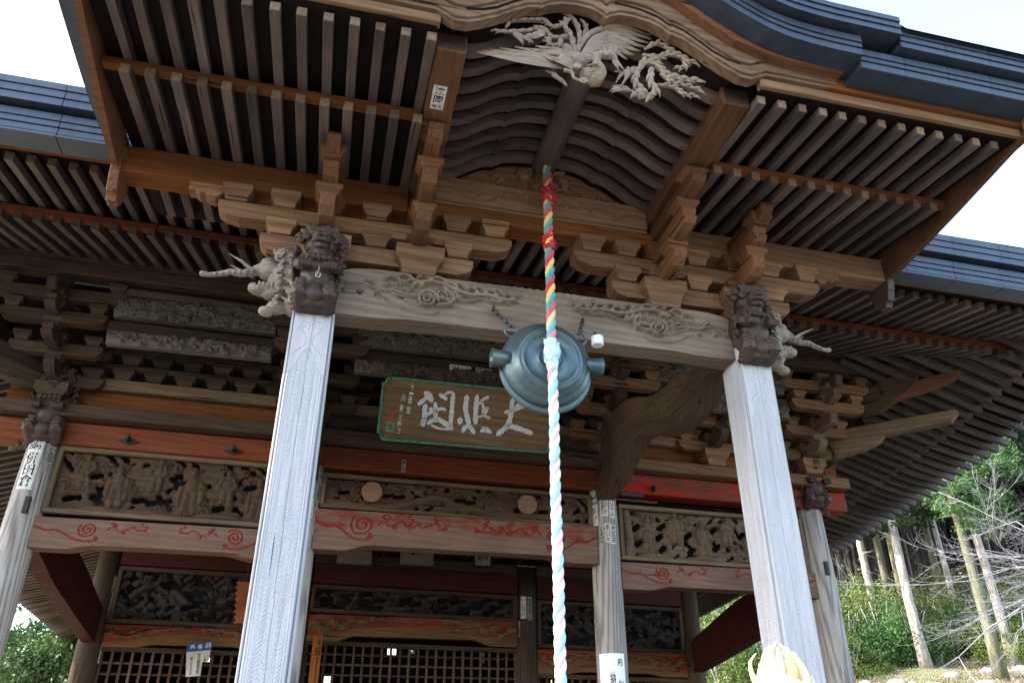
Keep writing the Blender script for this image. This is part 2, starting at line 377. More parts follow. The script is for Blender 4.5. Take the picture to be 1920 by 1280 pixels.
# ---------------------------------------------------------------- sculpture: overlapping forms fused by a voxel remesh
_ico = {}
def ico(sub):
    if sub not in _ico:
        bm = bmesh.new(); bmesh.ops.create_icosphere(bm, subdivisions=sub, radius=1); bm.verts.ensure_lookup_table()
        _ico[sub] = (np.array([v.co[:] for v in bm.verts]), [tuple(v.index for v in f.verts) for f in bm.faces]); bm.free()
    return _ico[sub]
def sculpt(prims, vox, mat, smooth_it=2):
    V = []; Fc = []; n0 = 0
    def sph(c, r, sub=2):
        nonlocal n0
        v, f = ico(sub); V.append(v * np.array(r) + np.array(c)); Fc.extend([(a + n0, b + n0, c_ + n0) for a, b, c_ in f]); n0 += len(v)
    for p in prims:
        if p[0] == 's':
            r = p[2] if hasattr(p[2], '__len__') else (p[2],) * 3; sph(p[1], r)
        elif p[0] == 't':
            pts = [np.array(q, float) for q in p[1]]; rr = p[2]; fl = p[3] if len(p) > 3 else 1.0
            for i in range(len(pts) - 1):
                L = np.linalg.norm(pts[i + 1] - pts[i]); st = max(1, int(L / (min(rr[i], rr[i + 1]) * .5 + .002)))
                for j in range(st + (i == len(pts) - 2)):
                    t = j / st; r = rr[i] * (1 - t) + rr[i + 1] * t; sph(pts[i] * (1 - t) + pts[i + 1] * t, (r, r * fl, r), 1)
    m = mesh_of('s', np.concatenate(V).tolist(), Fc, mat)
    o = bpy.data.objects.new('s', m); COL.objects.link(o)
    md = o.modifiers.new('r', 'REMESH'); md.mode = 'VOXEL'; md.voxel_size = vox; md.use_smooth_shade = True
    if smooth_it:
        sm = o.modifiers.new('q', 'SMOOTH'); sm.iterations = smooth_it; sm.factor = .5
    dg = bpy.context.evaluated_depsgraph_get(); me = bpy.data.meshes.new_from_object(o.evaluated_get(dg), depsgraph=dg)
    bpy.data.objects.remove(o); bpy.data.meshes.remove(m)
    if not me.materials: me.materials.append(mat)
    me.polygons.foreach_set('use_smooth', [True] * len(me.polygons))
    return me
def curl(c, r, tr, ax=(1, 0, 0), az=(0, 0, 1), dirn=1, turns=1.4, ph=0, rise=0.0):
    c, ax, az = np.array(c), np.array(ax), np.array(az); ay = np.cross(ax, az); P = []; Q = []
    for i in range(13):
        t = i / 12; a = ph + dirn * t * turns * 2 * math.pi; q = r * (1 - .82 * t)
        P.append(tuple(c + ax * q * math.cos(a) + az * q * math.sin(a) + ay * rise * t)); Q.append(tr * (1 - .45 * t))
    return ('t', P, Q)
# ================================================================ GROUND
CX = 1.78
def ground_z(x, y):
    """flat court round the temple, a bank rising on the right and behind"""
    r = max(0.0, (x - 10.5)) ; b = max(0.0, y - 12.0)
    h = .0
    if x > 11: h = .21 * max(0., min(y, 70) - 12.5) * min(1, (x - 11) / 5) + .10 * (x - 11) * min(1, max(0, (y - 14) / 10))
    if y > 27 and x < 11: h = .12 * (y - 27)
    if x < -8: h = max(h, .12 * (-x - 8) * min(1, max(0, (y - 12) / 12)))
    return min(h, 26)
M_GROUND = None
def build_ground():
    m, n, b = new_mat('court_and_bank_ground'); c = coords(n, (1, 1, 1), False)
    t = N(n, 'ShaderNodeTexNoise', _2=.35, _3=8.0, _4=.65); n.links.new(c, t.inputs[0])
    t2 = N(n, 'ShaderNodeTexNoise', _2=5., _3=6.0, _4=.7); n.links.new(c, t2.inputs[0])
    bank = mixc(n, ramp(n, t.outputs['Fac'], [(.42, 0), (.6, 1)]), (.30, .26, .20), (.12, .15, .05)); bank = mixc(n, ramp(n, t2.outputs['Fac'], [(.45, 0), (.65, .8)]), bank, (.20, .13, .08))
    court = mixc(n, t2.outputs['Fac'], (.065, .06, .055), (.12, .115, .105))
    sx = n.nodes.new('ShaderNodeSeparateXYZ'); tc = n.nodes.new('ShaderNodeTexCoord'); n.links.new(tc.outputs['Object'], sx.inputs[0])
    mr = N(n, 'ShaderNodeMapRange', _1=11.5, _2=13.5); n.links.new(sx.outputs[1], mr.inputs[0])
    n.links.new(mixc(n, mr.outputs[0], court, bank), b.inputs['Base Color']); b.inputs['Roughness'].default_value = .95
    bp = N(n, 'ShaderNodeBump', _0=.6, _1=.05); n.links.new(t2.outputs['Fac'], bp.inputs['Height']); n.links.new(bp.outputs[0], b.inputs['Normal'])
    xs = sorted(set(list(np.linspace(-400, -30, 12)) + list(np.linspace(-30, 80, 111)) + list(np.linspace(80, 400, 12))))
    ys = sorted(set(list(np.linspace(-300, -10, 8)) + list(np.linspace(-10, 90, 101)) + list(np.linspace(90, 500, 12))))
    from mathutils import noise
    vs = []
    for y in ys:
        for x in xs:
            z = ground_z(x, y); vs.append((x, y, z + (noise.noise(Vector((x * .3, y * .3, 0))) * .35 if z > .3 else 0)))
    nx = len(xs); fs = [(j * nx + i, j * nx + i + 1, (j + 1) * nx + i + 1, (j + 1) * nx + i) for j in range(len(ys) - 1) for i in range(nx - 1)]
    put('ground', mesh_of('ground', vs, fs, m, True), kind='structure')
build_ground()

# ================================================================ PORCH
PORCH = thing('temple_porch', 'projecting temple porch with a curved cusped gable, two square grey pillars and carved lions', 'porch', (CX, 6.18, 0))
PX = [-.315, 3.875]
BX = [.54, 3.02]
def sgn(i): return -1 if i == 0 else 1

# --- square pillars with engraved herringbone faces
def herring(F):
    u, v = F.X, F.Z; x0, x1, z0, z1 = F.b; m = (x1 - x0) / 2
    d = np.abs(u) / m
    q = .027; p = .037
    tri = np.abs(((u + 10 * p) % (2 * p)) - p)
    sa = ((v * .9 + tri * 1.0) / q) % 1.0
    colm = np.abs(((u + 10 * p) % p) / p - .5)
    pat = np.clip(np.minimum(sa, 1 - sa) * 5, 0, 1) * np.clip((.5 - colm) * 9, .2, 1)
    jit = .7 + .3 * np.sin(v * 7.3 + np.floor(u / p) * 2.1) * np.sin(v * 3.1)
    h = .0062 * pat * jit
    edge = np.abs(u) > m - .028
    h = np.where(edge, .006 * np.clip(np.abs(np.sin((m - np.abs(u)) / .028 * math.pi * 1.5)), 0, 1), h)
    lim = 4.52 + .12 * np.cos(u / m * math.pi)
    h = np.where(v > lim, .0045, h); h = np.where(np.abs(v - lim) < .006, 0, h)
    crack = np.abs(u - .012 * np.sin(v * 1.3) - .01) < .0035
    h = np.where(crack, h - .007, h)
    F.h = h
    for s in (-1, 1):                                       # scroll at the head of the engraved field
        F.groove(F.spts(s * .055, 4.86, .05, 1.3, s, 1.0, 18), .006, .006)
        F.groove(smooth_pts([(s * .1, 4.84), (s * .035, 4.76), (s * .03, 4.68), (s * .09, 4.62), (s * .12, 4.58)], 4), .005, .006)
def build_pillar(x):
    W = .35; y0 = 6.0
    p = blk('pillar', x - W / 2 + .012, x + W / 2 - .012, y0 + .012, y0 + W - .012, 0.0, 5.53, W_PILLAR, PORCH, c=.03, grain='z')
    F = Field(-.15, .15, 1.5, 5.02, .0062); herring(F)
    me, (cx, cz) = relief_mesh(F, .012, W_PILLAR, smooth=False)
    a = me.vertices
    # local x must run along the grain: turn the sheet so that its height is local X
    for v in a: v.co = (v.co.z, v.co.y, -v.co.x)
    me.update()
    Rg = Matrix.Rotation(R(-90), 4, 'Y')
    put('engraved_face', me, p, T(x, y0, cz) @ Rg)
    put('engraved_face', me, p, T(x - W / 2, y0 + W / 2, cz, R(-90)) @ Rg)
    put('engraved_face', me, p, T(x + W / 2, y0 + W / 2, cz, R(90)) @ Rg)
    # stone base
    blk('base_stone', x - .3, x + .3, y0 - .12, y0 + W + .12, 0, .22, M_STONE, PORCH, c=.02)
M_STONE = simple('grey_stone', (.34, .33, .31), .9, vary=.35, scale=18, bump=.3)
for x in PX: build_pillar(x)

# --- rainbow beams (koryo): engraved or raised scrollwork
def koryo_curves(x0, x1, zb, zt, arch=.07, e=.34, shoulder=.12):
    def bot(X):
        d = np.minimum(X - x0, x1 - X); s = np.clip((d - e) / .35, 0, 1); s = s * s * (3 - 2 * s); return zb + arch * s
    def top(X):
        d = np.minimum(X - x0, x1 - X); s = np.clip(d / .38, 0, 1); return zt - shoulder * (1 - np.sqrt(np.clip(1 - (1 - s) ** 2, 0, 1)))
    return bot, top
def front_koryo():
    x0, x1 = PX[0] + .17, PX[1] - .17; F = Field(x0, x1, 5.04, 5.56, .0085); c = (x0 + x1) / 2
    for s in (-1, 1):
        e = lambda d: c + s * d
        S = lambda pts, r, h: F.stroke([(e(a), b) for a, b in smooth_pts(pts, 4)], r, h)
        # long cloud-wave body
        S([(1.88, 5.33), (1.6, 5.36), (1.42, 5.30), (1.25, 5.22), (1.1, 5.19)], .012, .02)
        for (dx, z, r) in [(1.12, 5.27, .10), (.98, 5.33, .06), (.83, 5.37, .045), (1.3, 5.37, .05)]:
            q = F.spts(e(dx), z, r, 2.1, s, .6, 30); F.stroke(q, np.linspace(r * .12, r * .19, 30), .045)
        S([(1.25, 5.42), (1.12, 5.47), (.98, 5.46), (.86, 5.41), (.72, 5.38), (.55, 5.40), (.42, 5.37), (.3, 5.38)], .026, .045)
        S([(1.02, 5.22), (.92, 5.25), (.88, 5.32), (.95, 5.40)], .022, .042)
        for k, (dx, z) in enumerate([(1.42, 5.45), (1.31, 5.49), (1.22, 5.44), (1.13, 5.50), (1.0, 5.50), (.9, 5.46), (.8, 5.46), (.7, 5.43), (.62, 5.45), (.52, 5.43), (.45, 5.44), (.36, 5.41), (.95, 5.27), (.88, 5.35)]):
            F.stroke([(e(dx + .09), z + .012), (e(dx + .04), z + .034), (e(dx - .02), z + .016), (e(dx - .04), z - .02)], .018, .040)
            F.dome(e(dx - .04), z - .022, .028, .028, .052)
        for k in range(9):
            F.stroke([(e(1.55 - .04 * k), 5.40 + .02 * math.sin(k)), (e(1.42 - .05 * k), 5.34)], .009, .016)
        F.groove([(e(a), b) for a, b in smooth_pts([(1.9, 5.30), (1.6, 5.30), (1.45, 5.22), (1.28, 5.13), (1.05, 5.12), (1.0, 5.16)], 5)], .017, .022)
    for i in range(-5, 6):                                    # tortoise-shell hexagons in the middle
        for j in range(0, 3):
            hx, hz = c + i * .075 + (.0375 if j % 2 else 0), 5.395 + j * .065
            if abs(hx - c) < .34:
                P = [(hx + .04 * math.cos(R(30 + 60 * k)), hz + .04 * math.sin(R(30 + 60 * k))) for k in range(7)]; F.stroke(P, .0055, .007)
    rk = random.Random(9)
    for s in (-1, 1):
        for k in range(30):
            dx = 1.72 - 1.45 * k / 29; zc = 5.44 + .05 * math.sin(k * 1.3) - (.07 if k % 3 == 0 else 0) - .10 * max(0, dx - 1.0); R_ = rk.uniform(.022, .036)
            if abs(dx - 1.12) < .1 and k % 2: continue
            q_ = F.spts(c + s * dx, zc, R_, 1.25, s * (-1) ** k, rk.uniform(0, 6), 14); F.stroke(q_, np.linspace(.006, .011, 14), .03)
        F.stroke([(c + s * a, b_ + .012 * math.sin(a * 23)) for a, b_ in smooth_pts([(1.85, 5.40), (1.5, 5.33), (1.2, 5.30), (.9, 5.30), (.6, 5.34), (.34, 5.36)], 5)], .013, .034)
    F.h += .0015 * np.sin(F.Z * 60 + 2 * np.sin(F.X * 1.7))
    F.h = np.where(F.h > .004, F.h * 1.45, F.h)
    b, t = koryo_curves(x0, x1, 5.055, 5.565, arch=.022, shoulder=.09)
    put_relief('rainbow_beam', F, 6.07, .23, W_KORYO, PORCH, bot=b, top=t)
front_koryo()

# --- bearing blocks, bracket arms
_mb = {}
def masu_mesh(w, h, d, mat):
    k = (w, h, d, mat.name)
    if k not in _mb:
        prof = [(1, 1), (1, .54), (.86, .46), (.74, .30), (.68, 0)]
        vs = []; fs = []
        for f, zz in prof:
            fx = f; x, y = w / 2 * fx, d / 2 * (1 - (1 - f) * .8); vs += [(-x, -y, zz * h), (x, -y, zz * h), (x, y, zz * h), (-x, y, zz * h)]
        for j in range(len(prof) - 1):
            for q in range(4): fs.append((j * 4 + q, (j + 1) * 4 + q, (j + 1) * 4 + (q + 1) % 4, j * 4 + (q + 1) % 4))
        fs += [(0, 1, 2, 3), (19, 18, 17, 16)]
        m = mesh_of('block', vs, fs, mat); recalc(m)
        bm = bmesh.new(); bm.from_mesh(m); es = [e for e in bm.edges if e.calc_face_angle(0) > .9]; bmesh.ops.bevel(bm, geom=es, offset=.004, segments=1, affect='EDGES'); bm.to_mesh(m); bm.free()
        _mb[k] = m
    return _mb[k]
def masu(x, y, z, w, h, d, mat, parent, rz=0, name='bearing_block'):
    return put(name, masu_mesh(round(w, 3), round(h, 3), round(d, 3), mat), parent, T(x, y, z, rz))
_arm = {}
def arm(x0, x1, yc, w, z0, z1, mat, parent, e=.17, name='bracket_arm', axis='x', ends=(1, 1)):
    L = x1 - x0; h = z1 - z0; k = (round(L, 3), round(h, 3), w, mat.name, e, ends)
    if k not in _arm:
        r = [(L / 2, h), (L / 2, h * .6), (L / 2 - .022, h * .34), (L / 2 - e * .40, h * .14), (L / 2 - e * .75, h * .03), (L / 2 - e, -h * .04), (L / 2 - e * 1.15, 0)] if ends[1] else [(L / 2, h), (L / 2, 0)]
        l = [(-L / 2, h), (-L / 2, h * .6), (-L / 2 + .022, h * .34), (-L / 2 + e * .40, h * .14), (-L / 2 + e * .75, h * .03), (-L / 2 + e, -h * .04), (-L / 2 + e * 1.15, 0)] if ends[0] else [(-L / 2, h), (-L / 2, 0)]
        _arm[k] = prism_mesh(r + l[::-1], w, mat, .004)
    M = T((x0 + x1) / 2, yc, z0) if axis == 'x' else T(yc, (x0 + x1) / 2, z0, R(90))
    return put(name, _arm[k], parent, M)
for i in (0, 1):
    s = 1 if i == 0 else -1
    mir = lambda a, b: (min(CX + s * (a - CX), CX + s * (b - CX)), max(CX + s * (a - CX), CX + s * (b - CX)))
    mx = lambda a: CX + s * (a - CX)
    a, b = mir(-.88, 1.08); arm(a, b, 6.165, .17, 5.63, 5.81, W_LIGHT, PORCH)
    a, b = mir(-1.29, 1.46); arm(a, b, 6.165, .165, 5.945, 6.115, W_LIGHT, PORCH, e=.2)
    for x in (-.30, .56): masu(mx(x), 6.16, 5.53, .45, .29, .42, W_LIGHT, PORCH, name='large_bearing_block')
    for x in (-.71, .15, .92): masu(mx(x), 6.16, 5.81, .27, .145, .29, W_LIGHT, PORCH)
    for x in (-1.14, -.71, .13, .90, 1.28): masu(mx(x), 6.16, 6.112, .27, .168, .29, W_LIGHT, PORCH)
    for x in (-.30, .56): masu(mx(x), 6.16, 5.83, .27, .13, .3, W_NOSE, PORCH); masu(mx(x), 6.16, 6.11, .27, .17, .3, W_NOSE, PORCH)
    # curled corbel under the purlin end
    P = [(-.30, .0), (-.30, .09), (.0, .09), (.0, .0), (-.06, -.055), (-.12, -.045), (-.16, -.01), (-.20, -.03), (-.25, .01)]
    me = prism_mesh([(x * -1, z) for x, z in P] if s < 0 else P, .15, W_LIGHT, .004)
    put('carved_corbel', me, PORCH, T(mx(-1.27), 6.165, 6.19))

# --- noses stepping forward under the transverse beams and on the pillars
def nose_mesh(L, h, w, kind=0):
    # outline (y toward viewer = -x side), local x runs back
    if kind == 0:
        P = [(L, 0), (L, h), (.02, h), (0, h * .8), (.03, h * .55), (.0, h * .36), (.05, h * .1), (.13, .0)]
    else:
        P = [(L, 0), (L, h), (0, h), (-.015, h * .7), (.02, h * .4), (.10, h * .12), (.2, 0)]
    m = prism_mesh(P, w, W_NOSE, .006); return m
def nose(x, yf, yb, z0, z1, w, parent, kind=0):
    put('bracket_nose', nose_mesh(yb - yf, z1 - z0, w, kind), parent, T(x, yf, z0, R(90)))
for x in BX:
    nose(x, 5.62, 6.12, 5.80, 5.985, .135, PORCH, 1); masu(x, 5.75, 5.985, .22, .095, .22, W_NOSE, PORCH)
    nose(x, 5.33, 6.12, 6.07, 6.26, .135, PORCH, 0); masu(x, 5.45, 6.26, .24, .095, .22, W_NOSE, PORCH)
    nose(x, 5.05, 6.12, 6.35, 6.52, .135, PORCH, 0); masu(x, 5.2, 6.46, .25, .075, .22, W_NOSE, PORCH)
for x in PX:
    nose(x, 5.64, 6.12, 5.82, 6.03, .135, PORCH, 1); masu(x, 5.76, 6.03, .24, .11, .24, W_NOSE, PORCH)
    nose(x, 5.52, 6.12, 6.13, 6.32, .135, PORCH, 0); nose(x, 5.34, 6.12, 6.30, 6.46, .12, PORCH, 1)
    masu(x, 5.55, 6.30, .23, .13, .2, W_NOSE, PORCH)

# --- purlin, transverse beams, ridge beam
blk('purlin', -2.24, .42, 6.08, 6.32, 6.28, 6.57, W_WARM, PORCH, c=.012, end=W_TIP)
blk('purlin', 3.14, 5.80, 6.08, 6.32, 6.28, 6.57, W_PALE, PORCH, c=.012, end=W_TIP)  # paler than the left purlin, bounce light put into the wood tone
blk('purlin', .44, 3.12, 6.075, 6.30, 6.28, 6.45, W_WARM, PORCH, c=.012)
blk('pale_batten', .66, 2.9, 6.055, 6.073, 6.425, 6.452, W_PALE, PORCH, c=.003)
for x in BX: blk('transverse_beam', x - .125, x + .125, 4.30, 6.9, 6.545, 6.74, W_NOSE, PORCH, c=.012, end=W_SHISHI, grain='y')
ridge = put('ridge_beam', lathe_mesh([(.115, -.83), (.125, -.8), (.12, 0), (.125, .8), (.118, .84)], 14, W_RAFTER, axis='x'), PORCH, T(CX, 5.16, 7.045, R(90)))

# --- curved rafters of the gable vault
_VC = [(1.17, 6.655), (1.05, 6.675), (.93, 6.735), (.8, 6.84), (.68, 6.925), (.58, 6.965), (.56, 6.955), (.545, 6.963), (.45, 7.03), (.32, 7.07), (.2, 7.085), (.08, 7.085)]
def curved_rafter_mesh(h, w, pts, mat, lift=0.):
    low = pts; n = len(low); up = [(x, z + h) for x, z in low]
    return prism_mesh(low + up[::-1], w, mat)
_cr = [curved_rafter_mesh(.085, .085, [(s * a, b) for a, b in _VC], W_RAFTER) for s in (-1, 1)]
for k in range(9):
    for q in (0, 1): put('curved_rafter', _cr[q], PORCH, T(CX, 4.42 + .197 * k, 0))
vb = [(a, b + .085) for a, b in _VC]
for s in (-1, 1): put('vault_board', prism_mesh([(s * a, b) for a, b in vb] + [(s * a, b + .03) for a, b in vb][::-1], 2.5, W_BOARD), PORCH, T(CX, 5.30, 0))

# --- tympanum behind the vault
def tympanum():
    x0, x1 = BX[0] + .13, BX[1] - .13
    F = Field(x0, x1, 6.45, 6.73, .01); c = CX
    for s in (-1, 1):
        F.groove([(c + s * a, b) for a, b in smooth_pts([(1.1, 6.6), (.95, 6.62), (.85, 6.56), (.75, 6.51), (.6, 6.52), (.5, 6.57), (.53, 6.64), (.66, 6.65)], 5)], .016, .03)
        F.groove(F.spts(c + s * .72, 6.6, .07, 1.8, s, 2, 24), .013, .028)
        for k in range(9): F.groove(F.spts(c + s * (.46 - .055 * k), 6.62 + .035 * math.sin(k * 2), .04, 1.2, s * (-1) ** k, k, 16), .011, .024)
    put_relief('vault_cross_beam', F, 6.02, .2, W_PALE, PORCH)
    F = Field(x0, x1, 6.74, 7.12, .011); rnd = random.Random(3)
    xs = np.array([a for a, b in _VC][::-1]); zs = np.array([b for a, b in _VC][::-1])
    top = lambda X: np.interp(np.abs(X - c), xs, zs) + .04
    for k in range(46):
        x = rnd.uniform(x0 + .08, x1 - .08); z = rnd.uniform(6.77, float(top(np.array([x]))[0]) - .09)
        F.scroll(x, z, rnd.uniform(.05, .13), rnd.uniform(0, 6.28), rnd.uniform(.03, .055), rnd.uniform(.035, .06), rnd.choice((-1, 1)))
    for k in range(9):
        x = c - .95 + .24 * k; F.cloud(x, 6.79 + .06 * (1 - abs(x - c)), .085, .05, dirn=(-1) ** k)
    b = lambda X: X * 0 + 6.738
    F2 = F
    me, (cx, cz) = relief_mesh(F, .05, W_PANEL)
    # trim to the vault curve by pressing the part above it down
    F.h *= 1.5; me2, _ = relief_mesh(F, .05, W_LIGHT, bot=b, top=lambda X: np.maximum(top(X), 6.76))
    bpy.data.meshes.remove(me)
    put('tympanum_carving', me2, PORCH, T(cx, 6.14, cz))
tympanum()

# --- rafters, battens, boards of the porch eaves
RS = .196
def rafter_x(k, i): return (3.19 + RS * k) if i else (2 * CX - 3.19 - RS * k)
fly_m = box_mesh(1.25, .078, .085, W_RAFTER, W_TIP, .005); base_m = box_mesh(2.35, .084, .088, W_RAFTER, W_TIP, .005)
for i in (0, 1):
    for k in range(13):
        x = rafter_x(k, i) + random.uniform(-.004, .004)
        a = math.atan(.105); p0 = Vector((x, 4.20 + random.uniform(-.004, .004), 6.545)); d = Vector((0, math.cos(a), math.sin(a)))
        put('flying_rafter', fly_m, PORCH, orient(p0 + d * 1.25, p0))
        a = math.atan(.13); p0 = Vector((x, 5.02 + random.uniform(-.005, .005), 6.475)); d = Vector((0, math.cos(a), math.sin(a)))
        put('base_rafter', base_m, PORCH, orient(p0 + d * 2.35, p0))
    xa, xb = (3.16, 5.74) if i else (-2.18, .40)
    blk('eave_batten', xa, xb, 5.05, 5.13, 6.525, 6.605, W_WARM, PORCH, c=.006)
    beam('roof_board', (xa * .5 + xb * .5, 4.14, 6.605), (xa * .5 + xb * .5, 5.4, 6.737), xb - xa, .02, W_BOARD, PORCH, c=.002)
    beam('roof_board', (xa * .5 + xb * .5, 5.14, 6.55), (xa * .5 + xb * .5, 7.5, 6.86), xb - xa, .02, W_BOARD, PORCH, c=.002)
    xo = 5.80 if i else -2.24; xi = CX + (1.36 if i else -1.36)
    lo, hi = min(xo, xi), max(xo, xi); blk('eave_fascia', lo, hi, 4.10, 4.17, 6.60, 6.69, W_PALE, PORCH, c=.006)
    xi = CX + (2.0 if i else -2.0); lo, hi = min(xo, xi), max(xo, xi)
    blk('upper_eave_fascia', lo, hi, 4.06, 4.13, 6.695, 6.86, W_WARM, PORCH, c=.006); blk('eave_moulding', lo, hi, 4.02, 4.13, 6.863, 6.905, W_PALE, PORCH, c=.006)
    xe = 5.775 if i else -2.215
    blk('fascia_end', xe - .03, xe + .03, 4.0, 4.055, 6.52, 6.91, W_PALE, PORCH, c=.006, grain='z')

# --- bargeboard of the cusped gable
def bargeboard():
    lo = [(0, 6.985), (.03, 7.03), (.12, 7.075), (.25, 7.085), (.4, 7.06), (.5, 7.01), (.565, 6.955), (.58, 6.965), (.68, 6.93), (.8, 6.85), (.92, 6.755), (1.04, 6.68), (1.16, 6.62), (1.26, 6.615), (1.4, 6.695), (2.08, 6.70)]
    hi = [(0, 7.50), (.3, 7.45), (.6, 7.28), (.85, 7.09), (1.1, 6.93), (1.35, 6.85), (1.6, 6.815), (2.08, 6.81)]
    x0, x1 = CX - 2.08, CX + 2.08; F = Field(x0, x1, 6.6, 7.4, .013); d = np.abs(F.X - CX); L = np.interp(d, *zip(*lo)); H = np.interp(d, *zip(*hi))
    t = (F.Z - 6.6) / .8; z = L + t * (H - L)
    off = z - L; F.h = np.where(off < .035, .0, .018); F.h = np.where(off > .15, .03, F.h)
    F.h = np.where(np.abs(off - .14) < .012, .006, F.h); F.h += .001 * np.sin(off * 150)
    fl = lambda X: np.interp(np.abs(X - CX), *zip(*lo)); fh = lambda X: np.interp(np.abs(X - CX), *zip(*hi))
    put_relief('gable_bargeboard', F, 4.07, .09, W_BARGE, PORCH, bot=fl, top=fh, smooth=False)
    path = []
    for k in range(-42, 43):
        x = CX + k * .05; dx = abs(k * .05); z = float(np.interp(dx, *zip(*hi))) - .01; path.append(((x, 4.0, z), (0, 1, 0), (0, 0, 1)))
    vs, fs = sweep_data(path, [(-.04, 0), (.08, 0), (.08, .10), (-.04, .10)]); put('gable_moulding', recalc(mesh_of('m', vs, fs, W_NOSE)), PORCH)
bargeboard()

# --- copper edge of the porch roof: layered strips, stepping out upward
def kz(d):
    return float(np.interp(d, [0, .25, .5, .7, .88, 1.0, 1.13, 1.3, 1.49, 1.7, 1.9, 2.6], [7.60, 7.55, 7.42, 7.28, 7.14, 7.06, 6.985, 6.90, 6.845, 6.82, 6.81, 6.81]))
def strip_path(dmax, dy, dz, lo=-1):
    n = int(dmax / .05); return [((CX + k * dmax / n, 3.80 + dy, kz(abs(k * dmax / n)) + dz), (0, 1, 0), (0, 0, 1)) for k in range(-n, n + 1)]
def copper_layers(emit):
    # (y offset, z0, z1, group): lower group of three, dark throat, upper group of three
    for dy, z0, z1, g in [(.0, 0, .075, 0), (-.012, .078, .125, 0), (-.024, .128, .20, 0), (.02, .20, .235, 2), (-.10, .235, .30, 1), (-.112, .303, .36, 1), (-.124, .363, .42, 1)]: emit(dy, z0, z1, g)
def emit_curved(dy, z0, z1, g):
    dm = {0: 2.16, 2: 2.16, 1: 2.52}[g]
    vs, fs = sweep_data(strip_path(dm, dy - .03, 0), [(0, z0), (.26, z0), (.26, z1), (.0, z1)]); put('copper_strip', recalc(mesh_of('strip', vs, fs, M_COPPER)), PORCH)
copper_layers(emit_curved)
vs, fs = sweep_data(strip_path(2.15, 0, 0), [(.0, .0), (.34, .115), (.34, .15), (0, .03)]); put('copper_soffit', recalc(mesh_of('soffit', vs, fs, M_COPPER)), PORCH)
def emit_straight(dy, z0, z1, g):
    for s in (-1, 1):
        a = {0: 2.165, 2: 2.165, 1: 2.54}[g]; b = 4.34
        n = 5 if g == 0 else 4
        for k in range(n):
            xa, xb = a + (b - a) * k / n + (.0015 if k else 0), a + (b - a) * (k + 1) / n - .0015
            if g == 2 and k: continue
            if g == 2: xb = b
            lo, hi = sorted((CX + s * xa, CX + s * xb)); zz = 6.735 - .0
            blk('copper_strip', lo, hi, 3.83 + dy, 3.83 + dy + .26, zz + z0, zz + z1 - .001, M_COPPER, PORCH, c=.003)
copper_layers(emit_straight)
for s in (-1, 1):
    for k in range(5):
        xa, xb = 2.165 + 2.175 * k / 5 + .0015, 2.165 + 2.175 * (k + 1) / 5 - .0015; lo, hi = sorted((CX + s * xa, CX + s * xb))
        beam('copper_soffit', ((lo + hi) / 2, 3.835, 6.74), ((lo + hi) / 2, 4.12, 6.905), hi - lo, .02, M_COPPER, PORCH, c=.002)
# --- porch roof skin (top), from the front edge up to the hall roof, with the gable's swell
def porch_top():
    vs = []; nx, ny = 60, 14
    for j in range(ny + 1):
        y = 3.68 + (8.3 - 3.68) * j / ny
        for i in range(nx + 1):
            d = 4.34 * (2 * i / nx - 1); e = kz(abs(d)) + .42 if abs(d) < 2.53 else 7.155
            f = 7.155 + (y - 3.68) * .30; z = max(f, e + (y - 3.68) * .06); vs.append((CX + d, y, z))
    fs = [(j * (nx + 1) + i, j * (nx + 1) + i + 1, (j + 1) * (nx + 1) + i + 1, (j + 1) * (nx + 1) + i) for j in range(ny) for i in range(nx)]
    n0 = len(vs); vs += [(x, y, z - .03) for x, y, z in vs]; fs += [tuple(n0 + k for k in f[::-1]) for f in fs]
    put('roof_skin', mesh_of('skin', vs, fs, M_COPPER), PORCH)
porch_top()
# --- verge: wooden bargeboard and copper edge at both ends
yv = [4.1, 4.5, 5.0, 5.5, 6.0, 6.38]; zv = [6.585, 6.52, 6.44, 6.37, 6.31, 6.30]
for s in (-1, 1):
    xw = CX + s * 4.0
    path = [((xw, y, z), (1, 0, 0), (0, 0, 1)) for y, z in zip(yv, zv)]
    vs, fs = sweep_data(path, [(-.03, 0), (.03, 0), (.03, .36), (-.03, .36)]); put('verge_board', recalc(mesh_of('verge', vs, fs, W_NOSE)), PORCH)
    for q, (xo, zo, hh) in enumerate([(.06, .10, .1), (.12, .20, .1), (.18, .30, .1), (.24, .40, .1)]):
        path = [((xw + s * xo, y - .25 * (y < 4.2), z + zo + (y - 4.1) * .12), (1, 0, 0), (0, 0, 1)) for y, z in zip(yv, zv)]
        vs, fs = sweep_data(path, [(-.04, 0), (.10, 0), (.10, hh - .004), (-.04, hh - .004)] if s > 0 else [(.04, 0), (-.10, 0), (-.10, hh - .004), (.04, hh - .004)])
        put('copper_strip', recalc(mesh_of('strip', vs, fs, M_COPPER)), PORCH)
    # scalloped cloud carving at the foot of the verge board
    P = []
    for k in range(25):
        a = math.pi * (1.0 + k / 24); P.append((.17 * math.cos(a) * 1.0, .36 * math.sin(a) * (1 + .06 * math.cos(a * 14))))
    P += [(.17, .16), (.1, .2), (-.1, .2), (-.17, .16)]
    put('carved_pendant', prism_mesh(P, .085, W_SHISHI if s > 0 else W_NOSE, .004), PORCH, T(xw - s * .02, 6.22, 6.36, R(90)))
